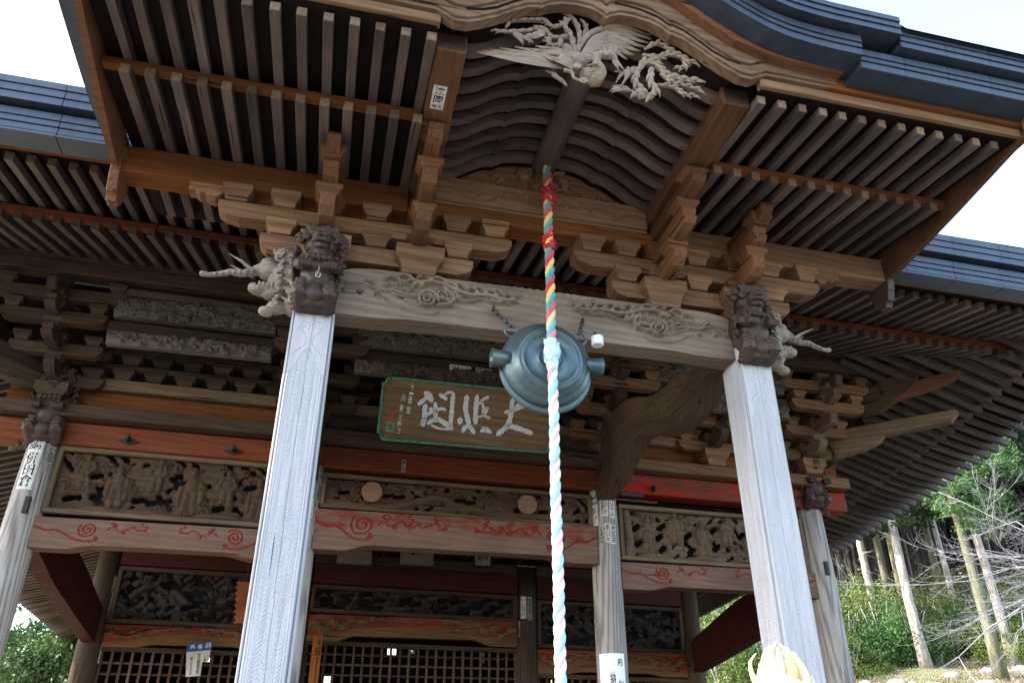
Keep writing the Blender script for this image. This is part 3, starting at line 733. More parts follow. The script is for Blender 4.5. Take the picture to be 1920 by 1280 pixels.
    # side purlin noses
# --- curved tie beams from the pillars back to the hall columns
def ebi(x):
    top = [(6.33, 5.48), (6.9, 5.50), (7.4, 5.54), (7.85, 5.57), (8.27, 5.64), (8.86, 5.88), (9.4, 5.97), (9.9, 5.86), (10.35, 5.62)]
    bot = [(6.33, 5.20), (6.8, 5.08), (7.2, 4.98), (7.6, 4.96), (8.1, 5.06), (8.5, 5.22), (8.85, 5.27), (9.3, 5.14), (9.7, 5.0), (10.35, 4.90)]
    tp = np.array(smooth_pts(top, 4)); bt = np.array(smooth_pts(bot, 4))
    def f(P): return lambda X: np.interp(-X, P[:, 0], P[:, 1])
    F = Field(-10.35, -6.33, 0, .6, .013)
    L = f(bt)(F.X); H = f(tp)(F.X); t = F.Z / .6; rnd = random.Random(5)
    G = Field(-10.35, -6.33, 4.9, 6.0, .013)
    for k in range(34):
        y = 6.6 + 1.75 * k / 33; m = np.interp(y, tp[:, 0], tp[:, 1]) - .17 + rnd.uniform(-.09, .10)
        # strokes live in the un-squeezed field: map z to t
        lo_, hi_ = np.interp(y, bt[:, 0], bt[:, 1]), np.interp(y, tp[:, 0], tp[:, 1]); tz = (m - lo_) / (hi_ - lo_) * .6
        F.scroll(-y, tz, rnd.uniform(.05, .12), rnd.uniform(0, 6.28), rnd.uniform(.03, .05), .028, rnd.choice((-1, 1)))
    F.h += np.where(F.Z < .2, .02 * np.clip((.2 - F.Z) / .03, 0, 1), 0)
    me, (cx, cz) = relief_mesh(F, .22, W_OLD, bot=f(bt), top=f(tp))
    put('curved_tie_beam', me, PORCH, T(x - .11, 0, 0, R(-90)) @ T(cx, 0, cz))
for x in PX: ebi(x)

# --- carved lions on the pillar heads
def lion_prims(s):
    P = [('s', (0, .10, .36), (.20, .16, .34)), ('s', (0, .0, .30), (.15, .14, .20)), ('s', (0, -.02, .47), (.13, .12, .13)),
         ('s', (0, .02, .64), (.15, .15, .13)), ('s', (0, -.10, .60), (.085, .09, .065)),      # skull, muzzle
         ('s', (-.045, -.155, .63), (.034, .03, .026)), ('s', (.045, -.155, .63), (.034, .03, .026)), ('s', (0, -.175, .645), (.03, .03, .022)),
         ('s', (0, -.13, .535), (.06, .06, .028)), ('s', (0, -.10, .50), (.07, .05, .03)),
         ('s', (-.062, -.105, .70), (.05, .035, .022)), ('s', (.062, -.105, .70), (.05, .035, .022)),
         ('s', (-.06, -.118, .672), (.022, .02, .02)), ('s', (.06, -.118, .672), (.022, .02, .02)),
         ('t', [(-.13, .0, .70), (-.2, -.01, .73), (-.235, 0, .70)], [.04, .028, .012]), ('t', [(.13, .0, .70), (.2, -.01, .73), (.235, 0, .70)], [.04, .028, .012])]
    for a in range(13):
        g = math.pi * a / 12
        for rr_, tr_, yy in ((.175, .024, -.01), (.125, .020, -.075)):
            P.append(curl((rr_ * math.cos(g), yy + .02 * math.sin(a * 2), .645 + .8 * rr_ * math.sin(g) + .01), .040, tr_, dirn=(-1) ** a, rise=.03))
    for a in range(7): P.append(curl((-.12 + .04 * a, -.085, .765 + .012 * math.sin(a * 2.2)), .032, .018, dirn=(-1) ** a, rise=.03))
    P += [('t', [(-.09, -.15, .672), (-.05, -.175, .668), (-.01, -.16, .655)], [.014, .02, .012]), ('t', [(.09, -.15, .672), (.05, -.175, .668), (.01, -.16, .655)], [.014, .02, .012]),
          ('s', (-.03, -.20, .632), (.024, .02, .018)), ('s', (.03, -.20, .632), (.024, .02, .018)), ('t', [(-.075, -.14, .60), (-.04, -.19, .585), (0, -.195, .59), (.04, -.19, .585), (.075, -.14, .60)], [.018, .022, .02, .022, .018]),
          ('t', [(-.05, -.15, .545), (0, -.18, .535), (.05, -.15, .545)], [.018, .024, .018])]
    for a in range(5): P.append(('t', [(-.10 + .05 * a, -.12, .47), (-.09 + .045 * a, -.145, .43), (-.10 + .05 * a, -.13, .40)], [.02, .024, .01]))
    for q in (-1, 1):
        for a in range(5): P.append(curl((q * (.185 + .012 * math.sin(a)), .0, .58 - .075 * a), .044, .020, ax=(.6 * q, -.8, 0), dirn=q, rise=.03))
        P += [('t', [(q * .15, .02, .45), (q * .155, -.09, .37), (q * .115, -.15, .33)], [.07, .06, .05]), ('s', (q * .11, -.165, .33), (.062, .05, .042))]
        for f in range(4): P.append(('t', [(q * (.065 + .03 * f), -.19, .355), (q * (.065 + .03 * f), -.215, .325), (q * (.065 + .03 * f), -.20, .295)], [.016, .017, .012]))
        P += [('t', [(q * .12, .02, .02), (q * .13, -.08, .1), (q * .12, -.05, .2)], [.075, .085, .07])]
    P += [('s', (0, -.09, .09), (.085, .06, .075)), ('s', (0, .06, .02), (.18, .16, .05))]
    return P
lion_mesh = sculpt(lion_prims(1), .0065, W_SHISHI, 0)
for i, x in enumerate(PX):
    o = put('lion_carving', lion_mesh, PORCH, T(x - .01, 5.93, 5.0, R(0)))
    if i == 0:
        mark = MB(); 
        vs, fs = tube_data([(0, 0, .075), (.004, 0, .03), (-.018, 0, .0), (-.014, 0, -.035), (.016, 0, -.04), (.022, 0, .0), (.0, 0, .012), (-.004, 0, -.02)], [.004, .007, .007, .007, .007, .006, .006, .004], 6)
        put('white_mark', mesh_of('mark', vs, fs, M_PAPERO), o, T(x - .0, 5.795, 5.27))

# --- tusked baku heads at the outer sides of the pillars
def baku_prims(s):
    # built pointing to -X (s=+1), mirrored for the other side
    P = [('s', (-.12, 0, .30), (.17, .13, .17)), ('s', (-.27, 0, .36), (.12, .10, .10)), ('s', (-.02, .02, .22), (.13, .13, .2)),
         ('t', [(-.33, 0, .38), (-.43, 0, .33), (-.52, 0, .30), (-.60, 0, .31), (-.68, 0, .275), (-.78, 0, .25), (-.83, 0, .255)], [.070, .048, .038, .034, .030, .025, .032]),
         ('s', (-.30, 0, .15), (.13, .085, .045)), ('s', (-.39, 0, .17), (.05, .06, .05)), ('s', (-.2, 0, .12), (.12, .09, .05)),
         ('s', (-.30, 0, .44), (.07, .075, .045)), ('s', (-.285, -.085, .40), (.035, .02, .03)), ('s', (-.15, -.08, .40), (.06, .03, .05)),
         ('t', [(-.12, -.06, .44), (-.17, -.08, .50), (-.25, -.07, .53)], [.03, .04, .012]),
         ('s', (-.02, 0, .02), (.11, .1, .09)), ('s', (-.16, 0, .0), (.1, .08, .06)), ('s', (-.25, 0, -.05), (.07, .06, .05))]
    for q in (-1, 1): P.append(('t', [(-.42, q * .05, .32), (-.52, q * .085, .38), (-.64, q * .09, .44)], [.022, .016, .004]))
    for k in range(14):
        a = k / 13; P.append(curl((-.22 + .25 * a, -.10 - .02 * math.sin(k), .50 - .05 * math.sin(k * 1.7) - .1 * a), .046, .018, dirn=(-1) ** k, rise=.035))
    for k in range(13):
        P.append(('t', [(-.13 + .03 * (k % 3), -.115, .43 - .032 * k), (-.05, -.155, .40 - .034 * k + .02 * math.sin(k)), (.02, -.135, .37 - .035 * k), (.08, -.15, .38 - .035 * k)], [.014, .020, .015, .008]))
        P.append(curl((-.16 - .02 * (k % 2), -.125, .40 - .036 * k), .024, .010, dirn=(-1) ** k, rise=.02))
    for k in range(7): P.append(('t', [(-.42 - .05 * k, -.03, .345 - .014 * k), (-.42 - .05 * k, -.055, .315 - .014 * k), (-.42 - .05 * k, -.03, .285 - .01 * k)], [.01, .011, .01]))
    for k in range(8): P.append(('t', [(-.34 + .035 * k, -.07, .20), (-.33 + .035 * k, -.085, .17), (-.34 + .035 * k, -.07, .14)], [.013, .016, .012]))
    if s < 0:
        Q = []
        for p in P:
            if p[0] == 's': Q.append(('s', (-p[1][0], p[1][1], p[1][2]), p[2]))
            else: Q.append((p[0], [(-a, b, c) for a, b, c in p[1]]) + tuple(p[2:]))
        P = Q
    return P
put('tusked_beast_carving', sculpt(baku_prims(1), .0065, W_BAKU, 0), PORCH, T(PX[0] - .16, 6.17, 5.10))
put('tusked_beast_carving', sculpt(baku_prims(-1), .0065, W_BAKU, 0), PORCH, T(PX[1] + .16, 6.17, 5.10))

# --- phoenix under the gable
def phoenix():
    root = put('phoenix_carving', None, PORCH, T(1.7, 4.25, 6.7))
    y0 = 4.22
    def W(x, y, dy=0.0):            # points given in the 1920 x 1280 picture
        p = at(x, y, y0 + dy); return (p.x, y0 + dy, p.z)
    def P(pts, rr, dys=0.0, n=4):
        dd = dys if hasattr(dys, '__len__') else [dys] * len(pts)
        q = smooth_pts([W(a, b, d) for (a, b), d in zip(pts, dd)], n)
        r = np.interp(np.linspace(0, 1, len(q)), np.linspace(0, 1, len(rr)), rr); return [tuple(v) for v in q], [float(v) for v in r]
    # body, neck, head
    pr = [('s', W(1080, 118, .02), (.12, .09, .09)), ('s', W(1103, 142, 0), (.075, .07, .07)), ('s', W(1060, 100, .03), (.09, .07, .09))]
    for a, r in (P([(1115, 150), (1128, 135), (1118, 118), (1122, 105), (1140, 104), (1152, 108)], [.07, .05, .042, .04, .045, .03], [0, -.04, -.07, -.09, -.1, -.1]),
                 P([(1152, 110), (1162, 122), (1172, 134)], [.024, .014, .004], -.1), P([(1150, 116), (1158, 128), (1164, 136)], [.016, .01, .003], -.09)): pr.append(('t', a, r))
    pr.append(('s', W(1138, 103, -.13), (.014, .012, .014)))
    for k, (a, b) in enumerate([((1128, 98), (1112, 84)), ((1134, 96), (1126, 80)), ((1143, 96), (1142, 78)), ((1120, 104), (1098, 98)), ((1116, 112), (1094, 110)), ((1150, 100), (1156, 84)), ((1115, 120), (1095, 124)), ((1118, 130), (1098, 136))]):
        pr.append(('t', *P([a, ((a[0] + b[0]) / 2 + 2, (a[1] + b[1]) / 2), b], [.014, .011, .003], -.09)))
    pr.append(('t', *P([(1060, 132), (1072, 136), (1076, 146), (1088, 152)], [.02, .018, .016, .012], -.08))); pr.append(curl(W(1094, 152, -.09), .035, .013))
    for k in range(26):                                       # body scales
        g = k * 2.4; rr = .018 + .014 * (k % 3); pr.append(('s', W(1082 + 5 * rr * 55 * math.cos(g) * .5, 124 + 3.2 * rr * 55 * math.sin(g) * .5, -.07), (.018, .012, .014)))
    put('body', sculpt(pr, .0068, W_PHX, 1), root)
    def feather(a, m, b, w, dy, th=.010):
        q = smooth_pts([W(*a, dy[0]), W(*m, dy[1]), W(*b, dy[2])], 5); n = len(q)
        vs = []; fs = []
        for i, p in enumerate(q):
            t = i / (n - 1); d = np.array(q[min(i + 1, n - 1)]) - np.array(q[max(i - 1, 0)]); d = d / np.linalg.norm(d); s = np.array((-d[2], 0, d[0])) * w * (math.sin(math.pi * (.25 + .7 * t)) ** .8) * (1 if t < .99 else .15)
            p = np.array(p); vs += [p - s, p + np.array((0, -th, 0)) - s * .1, p + s, p + np.array((0, th, 0))]
        for i in range(n - 1):
            for k in range(4): fs.append((i * 4 + k, i * 4 + (k + 1) % 4, (i + 1) * 4 + (k + 1) % 4, (i + 1) * 4 + k))
        fs += [(3, 2, 1, 0), (n * 4 - 4, n * 4 - 3, n * 4 - 2, n * 4 - 1)]
        return vs, fs
    def bag(name, L):
        mb = MB()
        for f in L: mb.add(*feather(*f))
        m = mb.build('feathers', W_PHX, False); recalc(m); put(name, m, root, kind='stuff')
    L = []
    for k in range(13):                                       # left wing, sweeping to the left
        t = k / 12; a = (1062 + 6 * t, 128 - 26 * t); b = (895 + 62 * t ** 1.4 + 12 * (k % 2), 100 - 14 * math.sin(t * 2.6) - 4 * t - 8 * (1 - t) * 0) ; b = (903 + 150 * t ** 2.2 - 8 * (k % 2), 96 - 12 * t + 3 * (k % 2)); m = ((a[0] * .55 + b[0] * .45), (a[1] * .5 + b[1] * .5) + 9 * (1 - t) - 4)
        L.append((a, m, b, .025, (-.02, -.035 - .012 * (k % 2), -.01)))
    for k in range(9):
        t = k / 8; L.append(((1070, 126 - 18 * t), (1040 + 6 * t, 112 - 14 * t), (1002 + 30 * t, 98 - 8 * t), .025, (-.05, -.06, -.045)))
    for k in range(7): L.append(((1074, 128 - 12 * k / 6), (1056, 118 - 12 * k / 6), (1036 + 3 * k, 112 - 13 * k / 6), .022, (-.07, -.08, -.065)))
    bag('wing', L); L = []
    for k in range(12):                                       # right wing: up and over to the right
        t = k / 11; a = (1096 + 4 * t, 100 + 22 * t); b = (1222 - 12 * t - 34 * t * t, 66 + 42 * t + (4 if k % 2 else 0)); m = (1150 - 4 * t, 50 + 46 * t)
        L.append((a, m, b, .029, (.0, -.03 - .01 * (k % 2), -.0)))
    for k in range(7): L.append(((1092, 104 + 2 * k), (1118, 70 + 6 * k), (1150 - 2 * k, 64 + 8 * k), .028, (-.03, -.05, -.04)))
    bag('wing', L)
    pr = [('t', *P([(1080, 106), (1088, 84), (1110, 62), (1150, 50), (1190, 56), (1216, 70)], [.03, .034, .032, .028, .018, .006], [.0, -.01, -.03, -.04, -.03, 0]))]
    # tail streamers: upper left and right
    S = [([(1078, 100), (1070, 72), (1058, 52), (1064, 38)], .016), ([(1066, 70), (1040, 72), (1018, 58), (990, 60), (955, 62), (925, 61)], .014), ([(1062, 44), (1040, 52), (1020, 42), (995, 40), (960, 42), (953, 50)], .014),
         ([(1086, 84), (1084, 58), (1074, 40), (1068, 36)], .014), ([(1092, 74), (1098, 56), (1090, 44)], .012), ([(1052, 74), (1048, 84), (1034, 86), (1028, 76)], .013), ([(960, 60), (975, 72), (1000, 70), (1012, 64)], .018),
         ([(1210, 92), (1232, 84), (1256, 96), (1282, 112), (1310, 124)], .013), ([(1208, 104), (1230, 110), (1250, 104), (1276, 110), (1282, 124), (1270, 130)], .015),
         ([(1196, 134), (1206, 120), (1226, 122), (1246, 138), (1280, 150), (1322, 154)], .017), ([(1240, 140), (1256, 154), (1290, 164), (1320, 176)], .013), ([(1196, 132), (1190, 152), (1200, 168), (1192, 176), (1172, 170), (1158, 172)], .018),
         ([(1222, 130), (1218, 150), (1226, 168), (1216, 182), (1204, 178)], .018), ([(1232, 160), (1262, 166), (1280, 178), (1314, 184)], .012), ([(1190, 128), (1176, 142), (1164, 140)], .014)]
    blades = []
    for pts, w in S:
        w *= 1.25
        q, r = P(pts, [w * 1.3, w * 1.15, w, w * .8, w * .25], -.02); pr.append(('t', q, r, .7))
        for i in range(0, len(q) - 2):
            d = np.array(q[i + 1]) - np.array(q[max(i - 1, 0)]); d /= np.linalg.norm(d); s = np.array((-d[2], 0, d[0])) * (1 if i % 2 else -1)
            a_ = np.array(q[i]); b_ = a_ + d * w * 2.8 + s * w * .5; c_ = a_ + d * w * 5.0 + s * w * (.9 if i % 3 else .5)
            blades.append((a_ + (0, -.012, 0), b_ + (0, -.02 - .01 * (i % 2), 0), c_ + (0, -.005, 0), w * .95))
    for (x, y) in [(1160, 150), (1168, 158), (1174, 150)]: pr.append(('t', *P([(1178, 128), (x + 4, y - 8), (x - 6, y + 6)], [.016, .014, .006], [-.05, -.07, -.06])))
    for (x, y) in [(1045, 110), (1030, 122), (1040, 140), (1052, 150)]: pr.append(('t', *P([(x - 16, y - 8), (x, y), (x + 10, y + 10)], [.012, .022, .012], .02)))
    put('tail_streamers', sculpt(pr, .0068, W_PHX, 0), root)
    mb = MB()
    for a, m, c, w in blades:
        q = smooth_pts([a, m, c], 3); n = len(q); vs = []; fs = []
        for i, p in enumerate(q):
            t = i / (n - 1); d = np.array(q[min(i + 1, n - 1)]) - np.array(q[max(i - 1, 0)]); d = d / np.linalg.norm(d); s = np.array((-d[2], 0, d[0])) * w * max(.08, math.sin(math.pi * (.2 + .78 * t))); vs += [p - s, p + np.array((0, -.012, 0)), p + s, p + np.array((0, .012, 0))]
        for i in range(n - 1):
            for k in range(4): fs.append((i * 4 + k, i * 4 + (k + 1) % 4, (i + 1) * 4 + (k + 1) % 4, (i + 1) * 4 + k))
        mb.add(vs, fs)
    m = mb.build('feathers', W_PHX, False); recalc(m); put('curling_feathers', m, root, kind='stuff')
phoenix()
# ================================================================ MAIN HALL
HALL = thing('temple_hall', 'old timber temple hall with wide eaves, carved friezes and red beams behind the porch', 'temple', (1.8, 15.0, 0))
HX = [-3.62, -.33, 3.89, 7.27]; HY, IY = 10.5, 15.05
def sl(x): return -.011 * (x - CX)
def hb(name, x0, x1, y0, y1, z0, z1, mat, parent=None, c=.008, end=None):
    """long timber along the facade"""
    return beam(name, (x0, (y0 + y1) / 2, (z0 + z1) / 2 + sl(x0)), (x1, (y0 + y1) / 2, (z0 + z1) / 2 + sl(x1)), y1 - y0, z1 - z0, mat, parent or HALL, end, c)
col_mesh = lathe_mesh([(.19, -2.2), (.205, -2.0), (.207, 0), (.20, 1.5), (.185, 2.2)], 28, W_COLUMN, axis='x')
inner_mesh = lathe_mesh([(.2, -1.95), (.205, 0), (.19, 1.95)], 24, W_OLD, axis='x')
Rx = Matrix.Rotation(R(-90), 4, 'Y')
for x in HX:
    put('column', col_mesh, HALL, T(x, HY, 3.05 + sl(x)) @ Matrix.Rotation(R(17 * x), 4, 'Z') @ Rx)
    put('inner_column', inner_mesh, HALL, T(x, IY, 3.0 + sl(x)) @ Rx)
blk('veranda_floor', -5.2, 8.9, 9.2, 24, .75, .9, W_OLDL, HALL, c=.01)
blk('stone_base', -5.4, 9.1, 9.0, 24.2, .0, .35, M_STONE, HALL, c=.03)
for x in HX:
    for y in (10.0, 15.0): blk('floor_post', x - .12, x + .12, y - .12, y + .12, .35, .75, W_OLD, HALL, c=.01, grain='z')

def red_koryo(x0, x1, zb, zt, y, depth, mat=None, paint_hi=0.0):
    F = Field(x0, x1, zb, zt, .0125); c = (x0 + x1) / 2; hw = (x1 - x0) / 2; H = zt - zb
    for s in (-1, 1):
        e = lambda d: c + s * d; q = hw - .62; r = H * .30
        G = lambda pts, w=.009, d=.016, p=.8: F.groove([(e(a), b) for a, b in smooth_pts(pts, 4)], w, d, p)
        F.groove(F.spts(e(q), zt - H * .38, r, 2.0, s, 2.4, 34), .010, .016, .8)
        G([(hw - .02, zt - H * .30), (hw - .15, zt - H * .42), (hw - .3, zt - H * .42), (q + .12, zt - H * .70), (q + .02, zb + H * .2), (q - .08, zb + H * .16)], .010)
        F.groove(F.spts(e(q - .1), zb + H * .26, H * .09, 1.3, -s, 0, 16), .009, .012, 1.)
        rr_ = random.Random(int(x0 * 10) + 3)
        n_ = int((q - .35) / .115)
        for k in range(n_):
            a = q - .30 - .115 * k; zc = zt - H * (.30 + .05 * math.sin(k * 1.9)); R_ = H * (.10 - .045 * k / n_) * rr_.uniform(.7, 1.2)
            F.groove([(e(a_), b_) for a_, b_ in smooth_pts([(a + .09, zc - H * .07), (a + .03, zc + H * .05 * (-1) ** k), (a - .03, zc - H * .05 * (-1) ** k)], 4)], .008, .014, .75)
            if k % 3 != 2: F.groove(F.spts(e(a), zc + R_ * 1.3 * (-1) ** k, R_, 1.1, s * (-1) ** k, rr_.uniform(0, 6), 12), .007, .012, .7)
            if k % 3 == 0: G([(a - .02, zc + H * .10), (a + .05, zc + H * .17), (a + .02, zc + H * .22)], .008)
    u = F.X * .9 + F.Z; v = F.X * .9 - F.Z
    hatch = (.5 + .5 * np.sin(np.where(np.sin(F.X * 16) > 0, u, v) * 190)) * (F.Z > zt - H * .42)
    F.h -= .003 * hatch; F.p = np.maximum(F.p, .06 * (F.Z > zt - H * .45) + paint_hi * (F.Z > zt - H * .5))
    b, t = koryo_curves(x0, x1, zb, zt, arch=H * .16, e=.38, shoulder=.0)
    M = T(0, y, 0)
    me, (cx, cz) = relief_mesh(F, depth, mat or W_REDK, bot=b, top=t)
    return put('rainbow_beam', me, HALL, T(cx, y, cz))
red_koryo(HX[0] + .17, HX[1] - .17, 3.84, 4.215, 10.37, .24)
red_koryo(HX[1] + .17, HX[2] - .17, 4.00, 4.53, 10.35, .26, paint_hi=.42)
red_koryo(HX[2] + .17, HX[3] - .17, 3.69, 4.06, 10.37, .24)

def figure(F, x, z, h, arms=1, lean=0):
    b = .025
    F.stroke([(x - h * .10, z), (x - h * .07 + lean * .3, z + h * .45)], [h * .11, h * .09], .05, b); F.stroke([(x + h * .10, z), (x + h * .07 + lean * .3, z + h * .45)], [h * .11, h * .09], .05, b)
    F.dome(x + lean * .5, z + h * .55, h * .19, h * .24, .065, b); F.dome(x + lean, z + h * .87, h * .095, h * .12, .06, b + .01)
    F.dome(x + lean, z + h * .98, h * .05, h * .05, .05, b)
    if arms: 
        for s in (-1, 1): F.stroke([(x + lean * .7 + s * h * .15, z + h * .7), (x + s * h * .24, z + h * .5), (x + s * h * .12, z + h * .42)], [h * .07, h * .07, h * .05], .06, b)
    else:
        for s in (-1, 1): F.stroke([(x + s * h * .2, z + h * .62), (x + s * h * .24, z + h * .3), (x + s * h * .22, z + h * .12)], [h * .08, h * .08, h * .06], .05, b)
    for k in (-1, 0, 1): F.groove([(x + k * h * .07, z + h * .02), (x + k * h * .05, z + h * .4)], h * .018, .012)
    F.groove([(x - h * .15, z + h * .47), (x + h * .15, z + h * .45)], h * .02, .014)
def cloud_field(x0, x1, z0, z1, n, seed, res=.012, r=(.06, .11), band=None, figs=(), dens=-.45):
    F = Field(x0, x1, z0, z1, res); rnd = random.Random(seed); H = z1 - z0
    L = []
    for k in range(n):
        x = x0 + (x1 - x0) * ((k * .618034 + rnd.uniform(-.02, .02)) % 1); z = z0 + H * (band(rnd) if band else rnd.uniform(.06, .94)); L.append((x, z, rnd.uniform(*r)))
    nz = np.sin(F.X * 19 + 2.2 * np.sin(F.Z * 13 + seed)) * np.sin(F.Z * 17 + 1.7 * np.sin(F.X * 11 + seed)) + .5 * np.sin(F.X * 43 + seed) * np.sin(F.Z * 37)
    F.h += np.where(nz > dens, .012 + .012 * np.clip((nz - dens) * 2, 0, 1) ** .5, 0)
    for x, z, q in L:
        if rnd.random() < .35: F.scroll(x, z, q * 1.6, rnd.uniform(-.5, .5) + (3.14 if rnd.random() < .5 else 0), q * .55, .035, rnd.choice((-1, 1)), .012)
    for x, z, q in L: F.cloud(x, z, q, rnd.uniform(.06, .10), .014, lobes=rnd.choice((5, 6, 7)), dirn=rnd.choice((-1, 1)), ph=rnd.uniform(0, 6))
    for f in figs: figure(F, *f)
    return F
def frame(x0, x1, z0, z1, y, w, mat, dep=.09):
    hb('panel_frame', x0, x1, y, y + dep, z1 - w, z1, mat, c=.012); hb('panel_frame', x0, x1, y, y + dep, z0, z0 + w, mat, c=.012)
    for a in (x0, x1 - w): blk('panel_frame', a, a + w, y + .003, y + dep, z0 + w * .8 + sl(a), z1 - w * .8 + sl(a), mat, HALL, c=.012, grain='z')
def panel(name, F, x0, x1, z0, z1, y, w, mat, fm, thr=.006):
    frame(x0, x1, z0, z1, y, w, fm)
    put_relief(name, F, y + .095, 0, mat, HALL, M=T(0, y + .095, sl((x0 + x1) / 2)), open_thr=thr)
    hb('panel_backing', x0, x1, y + .26, y + .28, z0, z1, M_VOID, c=.002)  # near-black sheet paints the dark behind the openwork
# left bay: sages on clouds
x0, x1 = HX[0] + .2, HX[1] - .2
def gf(x, z, h): return (x, z, h, 1, 0)
figsL = [(x0 + .38, 4.62, .42, 1), (x0 + .78, 4.40, .50, 0), (x0 + 1.22, 4.62, .42, 1, .03), (x0 + 1.66, 4.38, .56, 0), (x0 + 2.1, 4.48, .46, 1), (x0 + 2.5, 4.36, .5, 0)]
F = cloud_field(x0 + .06, x1 - .06, 4.29, 5.02, 46, 11, figs=figsL)
for k in range(4): F.dome(x0 + .5 + .75 * k, 4.27, .34, .10, .05, .02, rot=.1 * (-1) ** k)
for (a, b) in [(.55, 4.48), (1.05, 4.46), (1.22, 4.44), (1.38, 4.47), (2.02, 4.42), (.5, 4.74), (1.5, 4.72), (2.38, 4.72), (2.68, 4.74), (.25, 4.44)]:
    w, q = F._segd([(x0 + a - .04, b), (x0 + a + .05, b + .02)], [.045, .04]); F.h[w] = np.where(q < 1, 0, F.h[w])
panel('cloud_and_sage_panel', F, x0, x1, 4.22, 5.09, 10.40, .065, W_PANEL, W_OLDL)
# centre bay: clouds with two plain discs
x0, x1 = HX[1] + .2, HX[2] - .2
F = cloud_field(x0 + .06, x1 - .06, 4.60, 4.97, 40, 5, r=(.06, .10), band=lambda r: r.choice((r.uniform(.55, .95), r.uniform(.1, .9))))
F.stroke(smooth_pts([(x0 + .1, 4.66), (x0 + .8, 4.62), (x0 + 1.3, 4.74), (x0 + 1.6, 4.82), (x0 + 2.0, 4.70), (x0 + 2.6, 4.63), (x0 + 3.5, 4.66)], 5), .055, .05, .02)
for (a, b) in [(.62, 4.76), (.9, 4.80), (1.05, 4.79), (1.9, 4.80), (2.05, 4.78), (2.75, 4.72), (.3, 4.8), (3.1, 4.72)]:
    w, q = F._segd([(x0 + a - .05, b), (x0 + a + .06, b + .015)], [.035, .03]); F.h[w] = np.where(q < 1, 0, F.h[w])
panel('cloud_panel', F, x0, x1, 4.545, 5.03, 10.40, .055, W_PANEL, W_OLDL)
disc = lathe_mesh([(.135, 0), (.14, .01), (.14, .035), (.13, .045)], 32, W_PALE, smooth=False)
for (px, py) in ((698, 920), (990, 944)):
    p = at(px, py, 10.36); put('plain_disc', disc, HALL, T(p.x, 10.42, p.z) @ Matrix.Rotation(R(90), 4, 'X'))
# right bay
x0, x1 = HX[2] + .2, HX[3] - .2
figsR = [(x0 + .42, 4.34, .44, 0, .02), (x0 + .88, 4.46, .44, 0), (x0 + 1.32, 4.30, .46, 1, -.03), (x0 + 1.70, 4.46, .42, 1, .02), (x0 + 2.1, 4.28, .46, 0), (x0 + 2.5, 4.38, .42, 1)]
F = cloud_field(x0 + .06, x1 - .06, 4.20, 4.86, 40, 23, figs=figsR)
F.stroke([(x0 + .14, 4.2), (x0 + .16, 4.45), (x0 + .12, 4.86)], [.09, .07, .06], .07, .02)
for k in range(4): F.dome(x0 + .55 + .7 * k, 4.17, .3, .09, .05, .02)
for (a, b) in [(.27, 4.62), (.3, 4.40), (.62, 4.5), (.68, 4.66), (1.08, 4.55), (1.12, 4.33), (1.5, 4.66), (1.52, 4.40), (1.95, 4.6), (.66, 4.33)]:
    w, q = F._segd([(x0 + a - .03, b - .02), (x0 + a + .04, b + .03)], [.045, .04]); F.h[w] = np.where(q < 1, 0, F.h[w])
panel('sage_panel', F, x0, x1, 4.13, 4.93, 10.40, .06, W_FIG, W_OLDL)

# --- red beams, ledge, boards over the panels
for i, (a, b) in enumerate([(HX[0] - .6, HX[1]), (HX[1], HX[2]), (HX[2], HX[3] + .6)]):
    hb('red_beam', a + .0, b - .002, 10.34, 10.66, 5.085, 5.385, (W_REDOLD, W_REDOLD, W_RED)[i], c=.015)
    hb('ledge_beam', a, b - .002, 10.16, 10.7, 5.40, 5.565, W_OLD if i < 2 else W_LIGHT, c=.012)  # right bay timbers paler, its stronger bounce light put into the wood
    hb('wall_board', a, b - .002, 10.44, 10.5, 5.57, 5.87, W_WARM if i != 1 else W_OLD, c=.004)
    hb('wall_beam', a, b - .002, 10.32, 10.5, 5.87, 6.03, W_OLDL if i < 2 else W_PALE, c=.01)
    hb('wall_strip', a, b - .002, 10.34, 10.5, 6.185, 6.255, W_OLD if i < 2 else W_LIGHT, c=.006); hb('wall_strip', a, b - .002, 10.34, 10.5, 6.41, 6.50, W_OLD if i < 2 else W_LIGHT, c=.006)
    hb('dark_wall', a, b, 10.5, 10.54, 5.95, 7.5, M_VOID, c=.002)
k = 0
x = HX[0] + .35
while x < HX[3] + .2:
    m = W_OLD if x < 4 else W_LIGHT  # right-hand blocks in paler wood, bounce light painted into the tone
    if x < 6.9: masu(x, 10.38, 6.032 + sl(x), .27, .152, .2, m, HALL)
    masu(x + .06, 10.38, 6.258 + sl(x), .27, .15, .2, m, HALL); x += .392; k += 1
# iron lozenge fittings on the left red beam
for (px, py) in ((240, 826), (438, 845)):
    p = at(px, py, 10.30)
    put('iron_lozenge', prism_mesh([(-.13, 0), (0, -.045), (.13, 0), (0, .045)], .02, M_BLACK), HALL, T(p.x, 10.33, p.z))
    blk('iron_peg', p.x - .02, p.x + .02, 10.22, 10.33, p.z - .01, p.z + .06, M_BLACK, HALL, c=.004)
for x in (HX[2] + .22,):
    blk('iron_strap', x, x + .36, 10.325, 10.345, 5.0, 5.06, M_BLACK, HALL, c=.01); blk('iron_strap', x + .5, x + .54, 10.24, 10.34, 5.10, 5.18, M_BLACK, HALL, c=.004)

